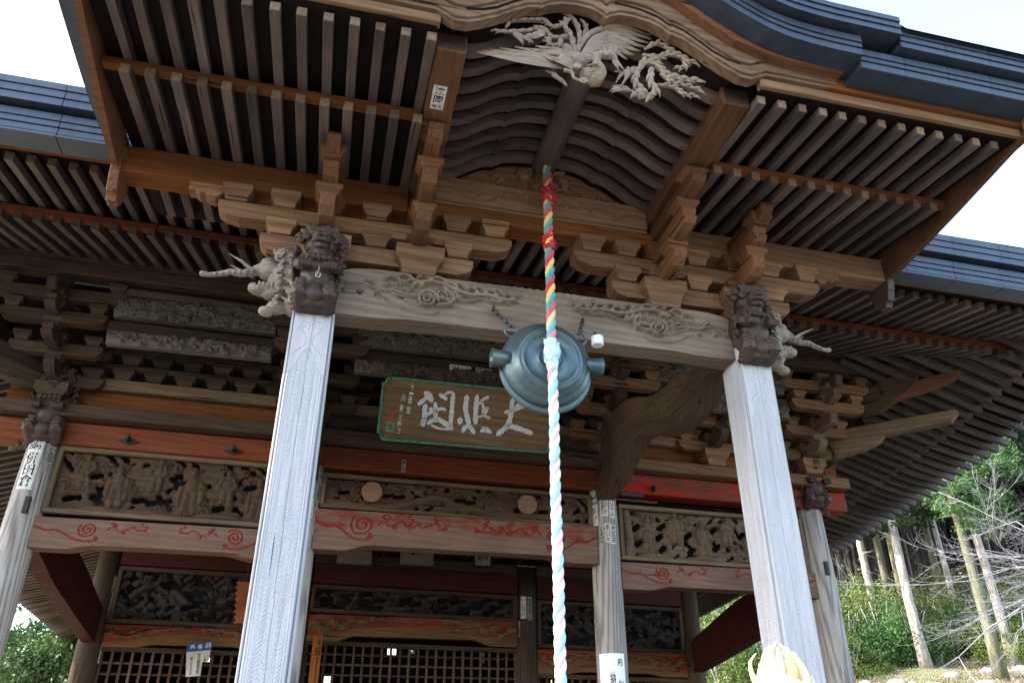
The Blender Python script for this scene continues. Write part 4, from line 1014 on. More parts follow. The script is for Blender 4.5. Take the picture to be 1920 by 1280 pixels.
# --- stepping brackets and carved friezes under the purlin
def frieze(x0, x1, z0, z1, y, seed, n, r, res=.014, big=False):
    F = Field(x0, x1, z0, z1, res); rnd = random.Random(seed); H = z1 - z0
    F.h += .01
    for k in range(n):
        x = x0 + (x1 - x0) * rnd.random(); z = z0 + H * rnd.uniform(.15, .85); q = rnd.uniform(*r); t = rnd.random()
        if t < .4: F.scroll(x, z, q * 1.8, rnd.uniform(-.6, .6) + (3.14 if rnd.random() < .5 else 0), q * .6, .065, rnd.choice((-1, 1)), .01)
        elif t < .75: F.cloud(x, z, q, .085, .01, ph=rnd.uniform(0, 6), dirn=rnd.choice((-1, 1)))
        elif big:
            for j in range(9): F.stroke([(x, z), (x + q * math.cos(j * .7), z + q * .8 * math.sin(j * .7))], [q * .12, q * .2], .045, .015)
            F.dome(x, z, q * .25, q * .25, .06, .02)
        else: F.stroke(smooth_pts([(x, z), (x + q, z + q * .4), (x + 2 * q, z - q * .3)], 3), q * .3, .06, .01)
    me, (cx, cz) = relief_mesh(F, .08, W_PAINTC)
    put('carved_frieze', me, HALL, T(cx, y, cz + sl(cx)))
for i, (a, b) in enumerate([(-2.95, -.95), (.12, 3.45), (4.45, 6.55)]):
    frieze(a, b, 6.55, 6.86, 9.52, 31 + i, int(44 * (b - a)), (.045, .10), big=True)
    frieze(a + .0, b, 6.15, 6.34, 9.50, 41 + i, int(46 * (b - a)), (.03, .055))
    hb('frieze_beam', a - .05, b + .05, 9.54, 9.70, 6.345, 6.50, W_OLD, c=.01)
    hb('frieze_moulding', a - .05, b + .05, 9.50, 9.68, 6.865, 6.96, W_OLDL, c=.01)
for a, b in ((-7.0, -.3), (-.298, 3.9), (3.902, 8.75)):
    hb('purlin', a, b, 9.44, 9.68, 7.06, 7.235, W_OLD, c=.015); hb('purlin', a, b, 9.46, 9.68, 7.24, 7.42, W_OLD, c=.015)
def cluster(x, mats, side=0):
    m, d = mats; z = sl(x); S = lambda a: a + z
    # tier 1 (wall plane), tier 2 (y 9.95), tier 3 (y 9.5)
    masu(x, 10.3, S(5.57), .40, .25, .42, m, HALL, name='large_bearing_block')
    for (y, z0, z1, hw) in ((10.3, 5.82, 5.97, .55), (9.93, 6.10, 6.25, .55), (9.55, 6.36, 6.52, .62), (9.55, 6.69, 6.85, .78)):
        arm(x - hw, x + hw, y, .14, S(z0), S(z1), m, HALL, e=.13)
        for q in (-1, -.02, 1): masu(x + q * (hw - .13), y, S(z1), .22, .13, .22, m, HALL)
    for (yf, z0, z1, kd) in ((9.78, 5.84, 6.03, 1), (9.40, 6.14, 6.32, 0), (9.22, 6.46, 6.64, 0)):
        put('bracket_nose', nose_mesh(10.35 - yf, z1 - z0, .13, kd) if False else _nose(10.35 - yf, z1 - z0, .13, kd, d), HALL, T(x, yf, S(z0), R(90)))
        masu(x, yf + .18, S(z1), .21, .11, .21, d, HALL)
    # slanting tail rafter
    p0 = Vector((x, 10.3, S(7.05))); p1 = Vector((x, 9.12, S(6.72))); beam('tail_rafter', p0, p1, .12, .17, d, HALL, c=.02)
_nm = {}
def _nose(L, h, w, kd, mat):
    k = (round(L, 3), round(h, 3), w, kd, mat.name)
    if k not in _nm:
        P = [(L, 0), (L, h), (.02, h), (0, h * .8), (.03, h * .55), (.0, h * .36), (.05, h * .1), (.13, .0)] if kd == 0 else [(L, 0), (L, h), (0, h), (-.015, h * .7), (.02, h * .4), (.10, h * .12), (.2, 0)]
        _nm[k] = prism_mesh(P, w, mat, .006)
    return _nm[k]
for x, mm in zip(HX, ((W_OLD, W_OLD), (W_OLD, W_OLD), (W_LIGHT, W_OLD), (W_LIGHT, W_OLDL))): cluster(x, mm)  # paler wood on the right-hand brackets stands in for bounce light
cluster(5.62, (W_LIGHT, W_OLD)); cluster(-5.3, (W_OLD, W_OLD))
# diagonal corner noses, right corner
def diag(x0, y0, s, L0, L1, z0, z1, w, mat, up=.0, kind=0):
    L = L1 - L0; h = z1 - z0
    P = [(0, 0), (0, h), (L * .5, h + up * .35), (L, h + up), (L + .03, h * .75 + up), (L - .10, up + h * .15), (L * .8, up * .6), (L * .45, -.02)]
    a = R(-45) if s > 0 else R(-135)
    put('corner_nose', prism_mesh(P, w, mat, .01), HALL, T(x0 + L0 * math.cos(a), y0 + L0 * math.sin(a), z0, a))
diag(HX[3], HY, 1, -.2, 1.32, 5.78, 5.98, .16, W_OLDL, .10); diag(HX[3], HY, 1, -.2, 2.35, 6.02, 6.22, .17, W_OLDL, -.02); diag(HX[3], HY, 1, .8, 2.55, 6.55, 6.72, .15, W_NOSE, .10)
diag(HX[3], HY, 1, .7, 2.15, 6.42, 6.70, .18, W_OLD, .42); diag(HX[3] - 1.65, HY - .1, 1, -.1, 1.0, 6.28, 6.5, .16, W_OLD, .12)
diag(HX[0], HY, -1, -.2, 1.32, 5.80, 6.0, .16, W_OLD, .10); diag(HX[0], HY, -1, -.2, 2.3, 6.05, 6.25, .17, W_OLD, -.02)
# side brackets of the right corner, running back
for y in (10.5, 12.0, 13.6, 15.1):
    for k, (xf, z0) in enumerate(((7.85, 5.72), (8.2, 6.0), (8.55, 6.25))):
        zz = z0 - .035 * (y - 10.5)
        put('bracket_nose', _nose(xf - 7.1, .17, .13, k % 2, W_OLDL), HALL, T(xf, y, zz, R(180))); masu(xf - .2, y, zz + .17, .21, .11, .21, W_OLD, HALL)
        arm(y - .5, y + .5, xf - .2, .13, zz + .02, zz + .16, W_OLD, HALL, e=.12, axis='y')
        for q in (-.38, .38): masu(xf - .2, y + q, zz + .16, .2, .11, .2, W_OLD, HALL)
for s in (-1, 1):
    x = HX[3] if s > 0 else HX[0]
    xs_ = x + s * .02
    beam('side_beam', (x, HY + .1, 5.2 + sl(x)), (x, IY, 5.15 + sl(x)), .22, .3, W_RED, HALL, c=.012)
    beam('side_purlin', (x + s * 1.05, 9.4, 6.78), (x + s * 1.05, 24, 6.05), .22, .3, W_OLD, HALL, c=.012)
    beam('side_wall_board', (x, HY + .1, 5.95), (x, 24, 5.55), .06, 1.1, M_VOID, HALL, c=.004)
    blk('side_wall', x - .06, x + .06, IY + .2, 23.5, .9, 5.3, W_OLD, HALL, c=.01)

# --- eaves: two tiers of rafters all round the front and the visible sides
EY, BY = 7.0, 8.0
fm_ = box_mesh(1.75, .08, .095, W_RAFTER, W_OLD, .005); bm_ = box_mesh(2.35, .088, .10, W_RAFTER, W_OLD, .005)
nX = 0; x = -7.1
while x < 10.7:
    z = sl(x) + random.uniform(-.004, .004)
    a = math.atan(.19); d = Vector((0, math.cos(a), math.sin(a))); p = Vector((x, EY + random.uniform(-.01, .01), 6.90 + z)); put('flying_rafter', fm_, HALL, orient(p + d * 1.75, p))
    a = math.atan(.33); d = Vector((0, math.cos(a), math.sin(a))); p = Vector((x, BY + random.uniform(-.01, .01), 6.875 + z)); put('base_rafter', bm_, HALL, orient(p + d * 2.35, p))
    x += .1985
for a, b in ((-7.2, -2.3), (-2.29, 5.85), (5.86, 10.75)):
    hb('eave_batten', a, b, 8.03, 8.12, 6.935, 7.03, W_REDOLD, c=.006)
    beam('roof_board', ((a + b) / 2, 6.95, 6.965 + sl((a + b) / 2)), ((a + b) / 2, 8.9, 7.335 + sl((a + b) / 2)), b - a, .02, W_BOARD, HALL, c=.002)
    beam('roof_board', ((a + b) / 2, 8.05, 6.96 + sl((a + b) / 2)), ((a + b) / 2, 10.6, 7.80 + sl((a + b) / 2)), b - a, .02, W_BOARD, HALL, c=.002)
    if a == -2.29: continue
    hb('eave_fascia', a, b, 6.90, 6.98, 6.965, 7.045, W_WARM, c=.006); hb('eave_fascia', a, b, 6.84, 6.94, 7.048, 7.115, W_WARM, c=.006)
    hb('eave_moulding', a, b, 6.72, 6.80, 7.02, 7.07, W_NOSE, c=.006)
    n = max(3, int((b - a) / .62))
    for k in range(n):
        xa, xb = a + (b - a) * k / n + .002, a + (b - a) * (k + 1) / n - .002; xm = (xa + xb) / 2
        beam('copper_soffit', (xm, 6.60, 6.94 + sl(xm)), (xm, 6.90, 7.16 + sl(xm)), xb - xa, .02, M_COPPER, HALL, c=.002)
        for dy, z0, z1 in ((0, -.06, .05), (-.012, .053, .12), (-.024, .123, .21), (.03, .21, .25), (-.10, .25, .34), (-.112, .343, .43), (-.124, .433, .52)):
            beam('copper_strip', (xa, 6.73 + dy, 6.97 + (z0 + z1) / 2 + sl(xa)), (xb, 6.73 + dy, 6.97 + (z0 + z1) / 2 + sl(xb)), .26, z1 - z0 - .002, M_COPPER, HALL, c=.003)
def zs(y): return float(np.interp(y, [6.5, 7, 8, 9, 10, 12, 14, 16, 20, 24, 28], [6.95, 6.85, 6.55, 6.30, 6.12, 5.84, 5.58, 5.42, 5.15, 4.9, 4.6]))
fs_ = box_mesh(1.9, .075, .10, W_RAFTER, W_TIP, .005); bs_ = box_mesh(2.3, .08, .10, W_RAFTER, W_TIP, .005)
def side_rafters(s, ya, yb):
    y = ya
    while y < yb:
        xt = CX + s * 8.97; z = zs(y) + .05; a = math.atan(.26); d = Vector((-s * math.cos(a), 0, math.sin(a)))
        p = Vector((xt, y, z)); put('side_flying_rafter', fs_, HALL, orient(p + d * 1.9, p) )
        a = math.atan(.34); d = Vector((-s * math.cos(a), 0, math.sin(a))); p = Vector((CX + s * 7.97, y, z + .12)); put('side_base_rafter', bs_, HALL, orient(p + d * 2.3, p))
        y += .214
side_rafters(1, 7.25, 17.5); side_rafters(-1, 11.5, 27.5)
def eave_sheet(s, ya, yb):
    ys = np.arange(ya, yb + .01, .5); L = []
    for y in ys: d_ = [8.88, max(7.9, 8.8 - (y - 7) * 1.0), max(5.4, 8.7 - (y - 7) * 1.0)]; L.append([(CX + s * q, y, zs(y) + .165 + (8.88 - q) * .31) for q in d_])
    vs = [p for r in L for p in r] + [(p[0], p[1], p[2] + .05) for r in L for p in r]; n = len(ys); fs = []
    for j in range(n - 1):
        for k in range(2): fs.append((j * 3 + k, j * 3 + k + 1, j * 3 + k + 4, j * 3 + k + 3)); fs.append(tuple(3 * n + q for q in (j * 3 + k + 3, j * 3 + k + 4, j * 3 + k + 1, j * 3 + k)))
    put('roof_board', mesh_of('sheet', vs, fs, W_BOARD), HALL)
    path = [((CX + s * 8.86, y, zs(y) + .17), (1, 0, 0), (0, 0, 1)) for y in ys]
    vs, fs = sweep_data(path, [(-.05, 0), (.06, 0), (.06, .15), (-.05, .15)]); put('eave_fascia', recalc(mesh_of('f', vs, fs, W_WARM)), HALL)
    path = [((CX + s * 8.9, y, zs(y) + .33), (1, 0, 0), (0, 0, 1)) for y in ys]
    vs, fs = sweep_data(path, [(-.12, 0), (.10, 0), (.13, .4), (-.12, .4)]); put('copper_edge', recalc(mesh_of('f', vs, fs, M_COPPER)), HALL)
    path = [((CX + s * 7.93, y, zs(y) + .22), (1, 0, 0), (0, 0, 1)) for y in ys]
    vs, fs = sweep_data(path, [(-.04, 0), (.04, 0), (.04, .09), (-.04, .09)]); put('eave_batten', recalc(mesh_of('f', vs, fs, W_OLD)), HALL)
eave_sheet(1, 7, 24); eave_sheet(-1, 7, 28)
for s in (-1, 1): beam('hip_rafter', (CX + s * 6.3, 9.7, 7.12), (CX + s * 9.0, 6.98, 6.98), .18, .26, W_OLDL, HALL, c=.015)
# main roof skin
def main_roof():
    X = [CX - 9.3, CX + 9.3]; Y = [6.55, 28]; rz = 13.0; ry = 17
    vs = [(X[0], Y[0], 7.5), (X[1], Y[0], 7.5), (X[1], Y[1], 5.6), (X[0], Y[1], 5.6), (CX - 4, ry, rz), (CX + 4, ry, rz), (CX - 5.5, 11, 9.2), (CX + 5.5, 11, 9.2)]
    fs = [(0, 1, 7, 6), (6, 7, 5, 4), (1, 2, 5, 7), (0, 6, 4, 3), (2, 3, 4, 5)]
    put('roof', mesh_of('roof', vs, fs, M_COPPER), HALL)
main_roof()

# --- tie beams back to the inner columns
def tie(x, col):
    top = [(10.62, 4.40), (11.5, 4.42), (12.4, 4.36), (13.3, 4.22), (14.2, 4.02), (14.95, 3.86)]
    bot = [(10.62, 4.0), (11.3, 3.88), (12.0, 3.72), (12.8, 3.60), (13.8, 3.46), (14.6, 3.36), (14.95, 3.32)]
    if x > 3: top = [(a, b - .2) for a, b in top]; bot = [(a, b - .22) for a, b in bot]
    tp = np.array(smooth_pts(top, 4)); bt = np.array(smooth_pts(bot, 4)); f = lambda P: (lambda X: np.interp(-X, P[:, 0], P[:, 1]))
    F = Field(-14.95, -10.62, 0, .5, .03)
    for k in range(10): F.groove(F.spts(-11.0 - .18 * k, .3 + .04 * math.sin(k), .07, 1.4, 1, k), .02, .02, 1)
    F.groove([(-14.9, .1), (-10.7, .1)], .02, .02)
    me, (cx, cz) = relief_mesh(F, .2, col, bot=f(bt), top=f(tp)); put('tie_beam', me, HALL, T(x - .1, 0, 0, R(-90)) @ T(cx, 0, cz))
for x in (HX[0], HX[3]): tie(x, W_DRED)

# --- inner front: red beams, dragon panels, pine beams, lattices, all on the line of the inner columns
def pine_field(x0, x1, z0, z1, seed, plum=False):
    F = Field(x0, x1, z0, z1, .015); rnd = random.Random(seed); c = (x0 + x1) / 2; hw = (x1 - x0) / 2; H = z1 - z0
    lowc = lambda x: z0 + H * (.22 + .30 * math.cos(min(1, abs(x - c) / (hw * .8)) * math.pi / 2))
    for s in (-1, 1):
        pts = [(c + s * (hw - .05), z0 + H * .6), (c + s * (hw - .35), z0 + H * .45), (c + s * (hw - .6), z0 + H * .62), (c + s * (hw - .95), z0 + H * .78), (c + s * (hw - 1.25), z0 + H * .86)]
        F.stroke(smooth_pts(pts, 4), .028, .05, .02)
        for k in range(8):
            t = k / 7; bx = c + s * (hw - .12 - 1.2 * t); bz = z0 + H * (.25 + .6 * t) if k % 2 else z0 + H * (.66 + .2 * t)
            F.stroke([(bx + s * .1, z0 + H * .6), (bx, bz)], [.018, .014], .04, .02)
            r = .085 if not plum else .05
            for q in range(7 if not plum else 5):
                a = q * 2 * math.pi / (7 if not plum else 5) + k
                F.dome(bx + r * .75 * math.cos(a), bz + r * .5 * math.sin(a), r * .42, r * .36, .035, .03)
            F.dome(bx, bz, r * .5, r * .4, .05, .035)
    F.p = (F.h < .005) * .42 * (F.Z > np.vectorize(lowc)(F.X)) ; F.h += .001
    return F
for i in range(3):
    x0, x1 = HX[i] + .19, HX[i + 1] - .19
    zl = (3.20, 3.43, 3.02)[i]; zp = (3.60, 3.93, 3.50)[i]; zt = (4.54, 4.42, 4.36)[i]
    y = 14.92
    hb('red_beam', x0, x1, y, y + .24, zt + .02, 4.80, W_DRED, c=.012)
    hb('head_beam', x0, x1, y + .02, y + .24, 4.80, 5.0, W_OLD, c=.012)
    F = cloud_field(x0 + .07, x1 - .07, zp + .07, zt - .07, int(15 * (x1 - x0)), 60 + i, res=.015, r=(.05, .10), dens=.05)
    rnd = random.Random(i)
    for k in range(int(5 * (x1 - x0))):
        F.cloud(x0 + .12 + (x1 - x0 - .24) * ((k * .618) % 1), zp + .14 + (zt - zp - .28) * ((k * .381 + .2) % 1), .085, .10, .02, dirn=(-1) ** k, gd=.7)
    if i != 1:
        # a dragon looping through the clouds
        pts = smooth_pts([(x0 + .3 + (x1 - x0 - .6) * t, (zp + zt) / 2 + .22 * math.sin(t * 9 + i)) for t in np.linspace(0, 1, 12)], 4)
    else: pts = smooth_pts([(x0 + .3 + (x1 - x0 - .7) * t, (zp + zt) / 2 + .12 * math.sin(t * 12)) for t in np.linspace(0, 1, 14)], 4)
    F.stroke(pts, .055, .06, .03)
    for p in pts[::2]: F.groove([(p[0] - .03, p[1] - .05), (p[0] + .02, p[1] + .05)], .012, .015)
    for k in range(int(7 * (x1 - x0))):
        a, b = x0 + .2 + rnd.random() * (x1 - x0 - .4), zp + .12 + rnd.random() * (zt - zp - .24)
        w, q = F._segd([(a - .09, b), (a + .09, b + .03)], [.055, .04]); F.h[w] = np.where(q < 1, 0, F.h[w])
    panel('dragon_panel', F, x0, x1, zp, zt, y + .01, .075, W_DPANEL, W_OLD)
    F = pine_field(x0, x1, zl + .04, zp - .01, i, plum=(i != 1))
    b, t = koryo_curves(x0, x1, zl + .04, zp - .01, arch=.10 if i == 1 else .05, e=.5, shoulder=0)
    

    me, (cx, cz) = relief_mesh(F, .16, globals().setdefault('W_PINE', wood('pine_relief_wood', (.27, .17, .10), (.14, .085, .05), (.09, .05, .03), var=.08, ring=.3, paint=(.30, .035, .022), paint_amt=.12)), bot=b, top=t)
    put('pine_beam', me, HALL, T(cx, y + .03, cz + sl(cx)))
    hb('lintel', x0, x1, y + .06, y + .2, zl - .04, zl + .04, W_OLD, c=.008)
    n = int(round((x1 - x0) / .165)); 
    vb_ = box_mesh(zl - 1.2, .03, .045, W_LAT, None, .003)
    for k in range(n + 1):
        xx = x0 + .03 + (x1 - x0 - .06) * k / n; put('lattice_bar', vb_, HALL, T(xx, y + .115, (zl + 1.2) / 2 - .04 + sl(xx)) @ Matrix.Rotation(R(90), 4, 'Y'))
    hbm = box_mesh(x1 - x0 - .02, .03, .04, W_LAT, None, .003); z = zl - .16
    while z > 1.25: put('lattice_rail', hbm, HALL, T((x0 + x1) / 2, y + .15, z)); z -= .168
    blk('sill', x0, x1, y + .05, y + .2, .9, 1.2, W_OLD, HALL, c=.01)
# dark interior and veranda ceiling
gaps = [(at(735, 1220, 20.9), .22, .2), (at(772, 1221, 20.9), .16, .1), (at(905, 1232, 20.9), .1, .3), (at(612, 1274, 20.9), .2, .2), (at(918, 1225, 20.9), .08, .12), (at(1205, 1277, 20.9), .14, .3), (at(1010, 1276, 20.9), .06, .14), (at(1035, 1278, 20.9), .06, .12), (at(388, 1236, 20.9), .12, .1), (at(209, 1247, 20.9), .08, .12), (at(255, 1272, 20.9), .1, .1)]  # openings added in the back wall so sky shows as bright spots
cuts = sorted(gaps, key=lambda g: g[0].x); px_ = HX[0]
for g, w_, h_ in cuts:
    a_, b_ = g.x - w_ / 2, g.x + w_ / 2
    if a_ < px_ + .02: continue
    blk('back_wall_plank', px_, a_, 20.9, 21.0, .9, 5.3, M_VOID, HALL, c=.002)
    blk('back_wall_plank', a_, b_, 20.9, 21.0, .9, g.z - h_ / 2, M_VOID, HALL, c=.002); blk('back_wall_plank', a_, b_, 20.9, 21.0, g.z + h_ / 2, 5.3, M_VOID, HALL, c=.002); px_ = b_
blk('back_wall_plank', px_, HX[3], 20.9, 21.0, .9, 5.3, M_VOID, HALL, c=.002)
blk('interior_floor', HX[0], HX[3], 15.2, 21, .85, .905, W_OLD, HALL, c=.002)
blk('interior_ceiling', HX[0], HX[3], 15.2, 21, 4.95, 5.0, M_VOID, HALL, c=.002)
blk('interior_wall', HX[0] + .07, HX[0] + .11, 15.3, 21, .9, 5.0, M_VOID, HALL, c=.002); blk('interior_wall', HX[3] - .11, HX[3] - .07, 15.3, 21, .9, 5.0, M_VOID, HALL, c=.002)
k = 0; y = 10.62
while y < 14.85:
    hb('veranda_ceiling_board', HX[0] - .1, HX[3] + .1, y, y + .29, 5.03, 5.05, W_BOARD, c=.003); y += .3
for x in np.arange(HX[0], HX[3], .52): blk('ceiling_batten', x, x + .05, 10.66, 14.9, 4.97 + sl(x), 5.02 + sl(x), W_DRED, HALL, c=.004, grain='y')
# carved lions and beasts on the hall columns
for i, x in enumerate(HX):
    if i in (0, 3):
        put('lion_carving', lion_mesh, HALL, T(x + .02, 10.30, 5.10 + sl(x)) @ Matrix.Scale(1.2 if i == 0 else 1.08, 4))
    else: masu(x, 10.3, 5.15, .3, .25, .4, W_OLD, HALL)
put('tusked_beast_carving', sculpt(baku_prims(1), .009, W_FIG, 0), HALL, T(HX[0] - .15, 10.5, 5.12) @ Matrix.Scale(.8, 4))
put('tusked_beast_carving', sculpt(baku_prims(-1), .009, W_FIG, 0), HALL, T(HX[3] + .15, 10.45, 5.0) @ Matrix.Scale(.62, 4))
for i in (0, 3):
    x = HX[i]; p = at(50, 946, 10.3) if i == 0 else at(1549, 1065, 10.3)
    blk('socket_plug', p.x - .03, p.x + .03, 10.27, 10.35, p.z - .1, p.z + .1, M_BLACK, HALL, c=.003)
# pale gilt carving seen beside the right-hand tie beam
def foliage_carving():
    pr = []; rnd = random.Random(8)
    for k in range(30):
        c = (rnd.uniform(-.24, .24), rnd.uniform(-.05, .0), rnd.uniform(-.22, .22)); pr.append(curl(c, rnd.uniform(.04, .07), .018, dirn=rnd.choice((-1, 1)), ph=rnd.uniform(0, 6), rise=.03))
    pr.append(('s', (0, .02, 0), (.25, .04, .22)))
    return pr
p = at(1255, 700, 9.75)
put('foliage_carving', sculpt(foliage_carving(), .011, W_BAKU, 1), HALL, T(p.x, 9.75, p.z))
# ================================================================ THINGS ON AND AROUND THE BUILDING
def bronze():
    m, n, b = new_mat('patinated_bronze'); c = coords(n, (1, 1, 1))
    t = N(n, 'ShaderNodeTexNoise', _2=4., _3=6.0, _4=.65); n.links.new(c, t.inputs[0]); t2 = N(n, 'ShaderNodeTexNoise', _2=26., _3=5.0, _4=.6); n.links.new(c, t2.inputs[0])
    col = ramp(n, t.outputs['Fac'], [(.35, (.055, .085, .095)), (.55, (.085, .125, .13)), (.7, (.125, .14, .115))]); col = mixc(n, ramp(n, t2.outputs['Fac'], [(.55, 0), (.75, .5)]), col, (.15, .235, .24))
    n.links.new(col, b.inputs['Base Color']); b.inputs['Metallic'].default_value = .55
    r = N(n, 'ShaderNodeMapRange', _3=.28, _4=.5); n.links.new(t2.outputs['Fac'], r.inputs[0]); n.links.new(r.outputs[0], b.inputs['Roughness'])
    bp = N(n, 'ShaderNodeBump', _0=.15, _1=.006); n.links.new(t2.outputs['Fac'], bp.inputs['Height']); n.links.new(bp.outputs[0], b.inputs['Normal']); return m
M_BRONZE = bronze()
# --- gong
GX, GY, GZ = 1.715, 5.85, 4.655
GONG = thing('temple_gong', 'large round blue-green bronze gong hanging by two rusty chains from the carved beam', 'gong', (GX, GY, GZ))
prof = [(.002, .168), (.05, .166), (.058, .158), (.064, .150), (.10, .148), (.106, .156), (.118, .156), (.124, .147), (.235, .138), (.240, .149), (.252, .150), (.258, .140), (.272, .136), (.277, .146), (.290, .145), (.296, .128), (.325, .108), (.345, .085), (.352, .07), (.375, .062), (.392, .045), (.400, .022), (.402, .006), (.392, .0), (.30, -.002)]
Ry = Matrix.Rotation(R(90), 4, 'X')
put('front_shell', lathe_mesh(prof, 72, M_BRONZE), GONG, T(GX, GY, GZ) @ Ry)
prof2 = [(.30, -.012), (.405, -.010), (.418, -.02), (.422, -.035), (.412, -.055), (.38, -.08), (.35, -.10), (.33, -.13), (.28, -.155), (.1, -.17), (.002, -.171)]
put('back_shell', recalc(lathe_mesh(prof2[::-1], 72, M_BRONZE)), GONG, T(GX, GY + .005, GZ - .028) @ Ry)
for s in (-1, 1):
    pf = [(.070, .0), (.074, .10), (.082, .165), (.086, .172), (.078, .174), (.060, .168), (.058, .05), (.002, .05)]
    M = T(GX + s * .33, GY - .03, GZ + (.0 if s < 0 else .02), 0, 0, R(90) if s > 0 else R(-90))
    put('eye_tube', recalc(lathe_mesh(pf, 28, M_BRONZE)), GONG, M)
    c0 = Vector((GX + s * .315, GY, GZ + .30)); P = [c0 + Vector((.062 * math.cos(a), 0, .06 * math.sin(a))) for a in np.linspace(0, 2 * math.pi, 22)]
    vs, fs = tube_data(P, [.0125] * 22, 8); put('hanging_ear', recalc(mesh_of('ear', vs, fs, M_BRONZE, True)), GONG)
    hook = Vector((GX - .445, 6.03, GZ + .605)) if s < 0 else Vector((GX + .415, 6.03, GZ + .59))
    tgt = c0 + Vector((0, -.0, .045)); n = 4
    for k in range(n):
        a = hook.lerp(tgt, (k + .5) / n); d = (tgt - hook).normalized(); w = Vector((0, 1, 0)) if k % 2 else d.cross(Vector((0, 1, 0))).normalized(); L = (tgt - hook).length / n * .66
        P = [a + d * (L * math.sin(g)) + w * (.021 * math.cos(g)) for g in np.linspace(0, 2 * math.pi, 17)]
        vs, fs = tube_data(P, [.0062] * 17, 6); put('chain_link', recalc(mesh_of('link', vs, fs, M_IRON, True)), GONG)
    P = [(hook.x, 6.07, hook.z + .015), (hook.x, 6.0, hook.z + .03), (hook.x, 5.985, hook.z), (hook.x, 6.02, hook.z - .015)]
    vs, fs = tube_data(smooth_pts(P, 4), [.009] * 13, 6); put('hook', recalc(mesh_of('hook', vs, fs, M_IRON, True)), GONG)

# --- bell rope
def rope_mat(name, top, low):
    m, n, b = new_mat(name); tc = n.nodes.new('ShaderNodeTexCoord'); sx = n.nodes.new('ShaderNodeSeparateXYZ'); n.links.new(tc.outputs['Object'], sx.inputs[0])
    mr = N(n, 'ShaderNodeMapRange', _1=5.2, _2=4.2); n.links.new(sx.outputs[2], mr.inputs[0])
    t = N(n, 'ShaderNodeTexNoise', _2=30., _3=4., _4=.6); n.links.new(tc.outputs['Object'], t.inputs[0])
    ad = N(n, 'ShaderNodeMath', operation='MULTIPLY_ADD', _1=.5, _2=-.25); n.links.new(t.outputs['Fac'], ad.inputs[0]); a2 = N(n, 'ShaderNodeMath', operation='ADD', use_clamp=True); n.links.new(ad.outputs[0], a2.inputs[0]); n.links.new(mr.outputs[0], a2.inputs[1])
    col = mixc(n, a2.outputs[0], top, low); n.links.new(col, b.inputs['Base Color']); b.inputs['Roughness'].default_value = .85; b.inputs['Sheen Weight'].default_value = .3
    w = N(n, 'ShaderNodeTexWave', wave_type='BANDS', bands_direction='Z', _1=60, _2=1.); n.links.new(tc.outputs['Object'], w.inputs[0]); bp = N(n, 'ShaderNodeBump', _0=.35, _1=.004); n.links.new(w.outputs['Fac'], bp.inputs['Height']); n.links.new(bp.outputs[0], b.inputs['Normal']); return m
RM = [rope_mat('red_rope_strand', (.60, .02, .03), (.84, .55, .58)), rope_mat('yellow_rope_strand', (.72, .52, .12), (.84, .82, .78)), rope_mat('turquoise_rope_strand', (.02, .30, .32), (.34, .70, .74))]
M_RED = simple('red_cloth', (.60, .015, .02), .8, vary=.3)
M_TAPE = simple('pale_plastic_wrap', (.62, .80, .84), .35, vary=.35, scale=20, bump=.5, col2=(.30, .55, .66))
ROPE = thing('bell_rope', 'thick twisted rope of red, yellow, turquoise and white strands hanging in front of the gong', 'rope', (1.72, 5.62, 1.0))
def rope_axis(z):
    t = min(1, max(0, (z - 5.9) / 1.02)); t = t * t * (3 - 2 * t); y = 5.60 + .27 * t; return Vector((1.712 / 5.66 * y + .002 * math.sin(z * 5), y, z))
zz = np.linspace(6.93, .9, 420)
for k in range(3):
    P = []; rr = []
    for z in zz:
        a = z / .285 * 2 * math.pi + k * 2 * math.pi / 3 + .4 * math.sin(z * 2.3); c = rope_axis(z); P.append(c + Vector((math.cos(a), math.sin(a), 0)) * .0205); rr.append(.0238 + .0015 * math.sin(z * 37 + k))
    vs, fs = tube_data(P, rr, 10); put('strand', recalc(mesh_of('strand', vs, fs, RM[k], True)), ROPE)
pr = [('s', tuple(rope_axis(4.655) + Vector((.0, -.01, 0))), (.078, .07, .10)), ('s', tuple(rope_axis(4.56)), (.056, .056, .12)), ('s', tuple(rope_axis(4.74)), (.052, .052, .07))]
rnd = random.Random(2)
for k in range(26):
    a = rnd.uniform(0, 6.28); z = rnd.uniform(4.54, 4.75); c = rope_axis(z); pr.append(('t', [tuple(c + Vector((.06 * math.cos(a), .055 * math.sin(a), 0))), tuple(c + Vector((.06 * math.cos(a + .8), .06 * math.sin(a + .8), rnd.uniform(-.03, .03))))], [.012, .012]))
put('wrapped_knot', sculpt(pr, .006, M_TAPE, 1), ROPE)
for z0, n in ((6.55, 26), (5.80, 14), (6.38, 12)):
    mb = MB()
    for k in range(n):
        a = rnd.uniform(0, 6.28); c = rope_axis(z0 + rnd.uniform(-.06, .06)); d = Vector((math.cos(a), math.sin(a), rnd.uniform(-1.6, .5))).normalized(); L = rnd.uniform(.04, .13 if z0 > 6.5 else .07)
        vs, fs = tube_data([c + d * .02, c + d * (.03 + L * .5) + Vector((0, 0, .008)), c + d * (.03 + L)], [.016, .012, .003], 5); mb.add(vs, fs)
        vs, fs = tube_data([c + Vector((.048 * math.cos(a), .048 * math.sin(a), 0)), c + Vector((.05 * math.cos(a + 1), .05 * math.sin(a + 1), -.03)), c + Vector((.048 * math.cos(a + 2), .048 * math.sin(a + 2), .0))], [.014, .014, .012], 5); mb.add(vs, fs)
    put('red_ribbon', recalc(mb.build('ribbon', M_RED, True)), ROPE)

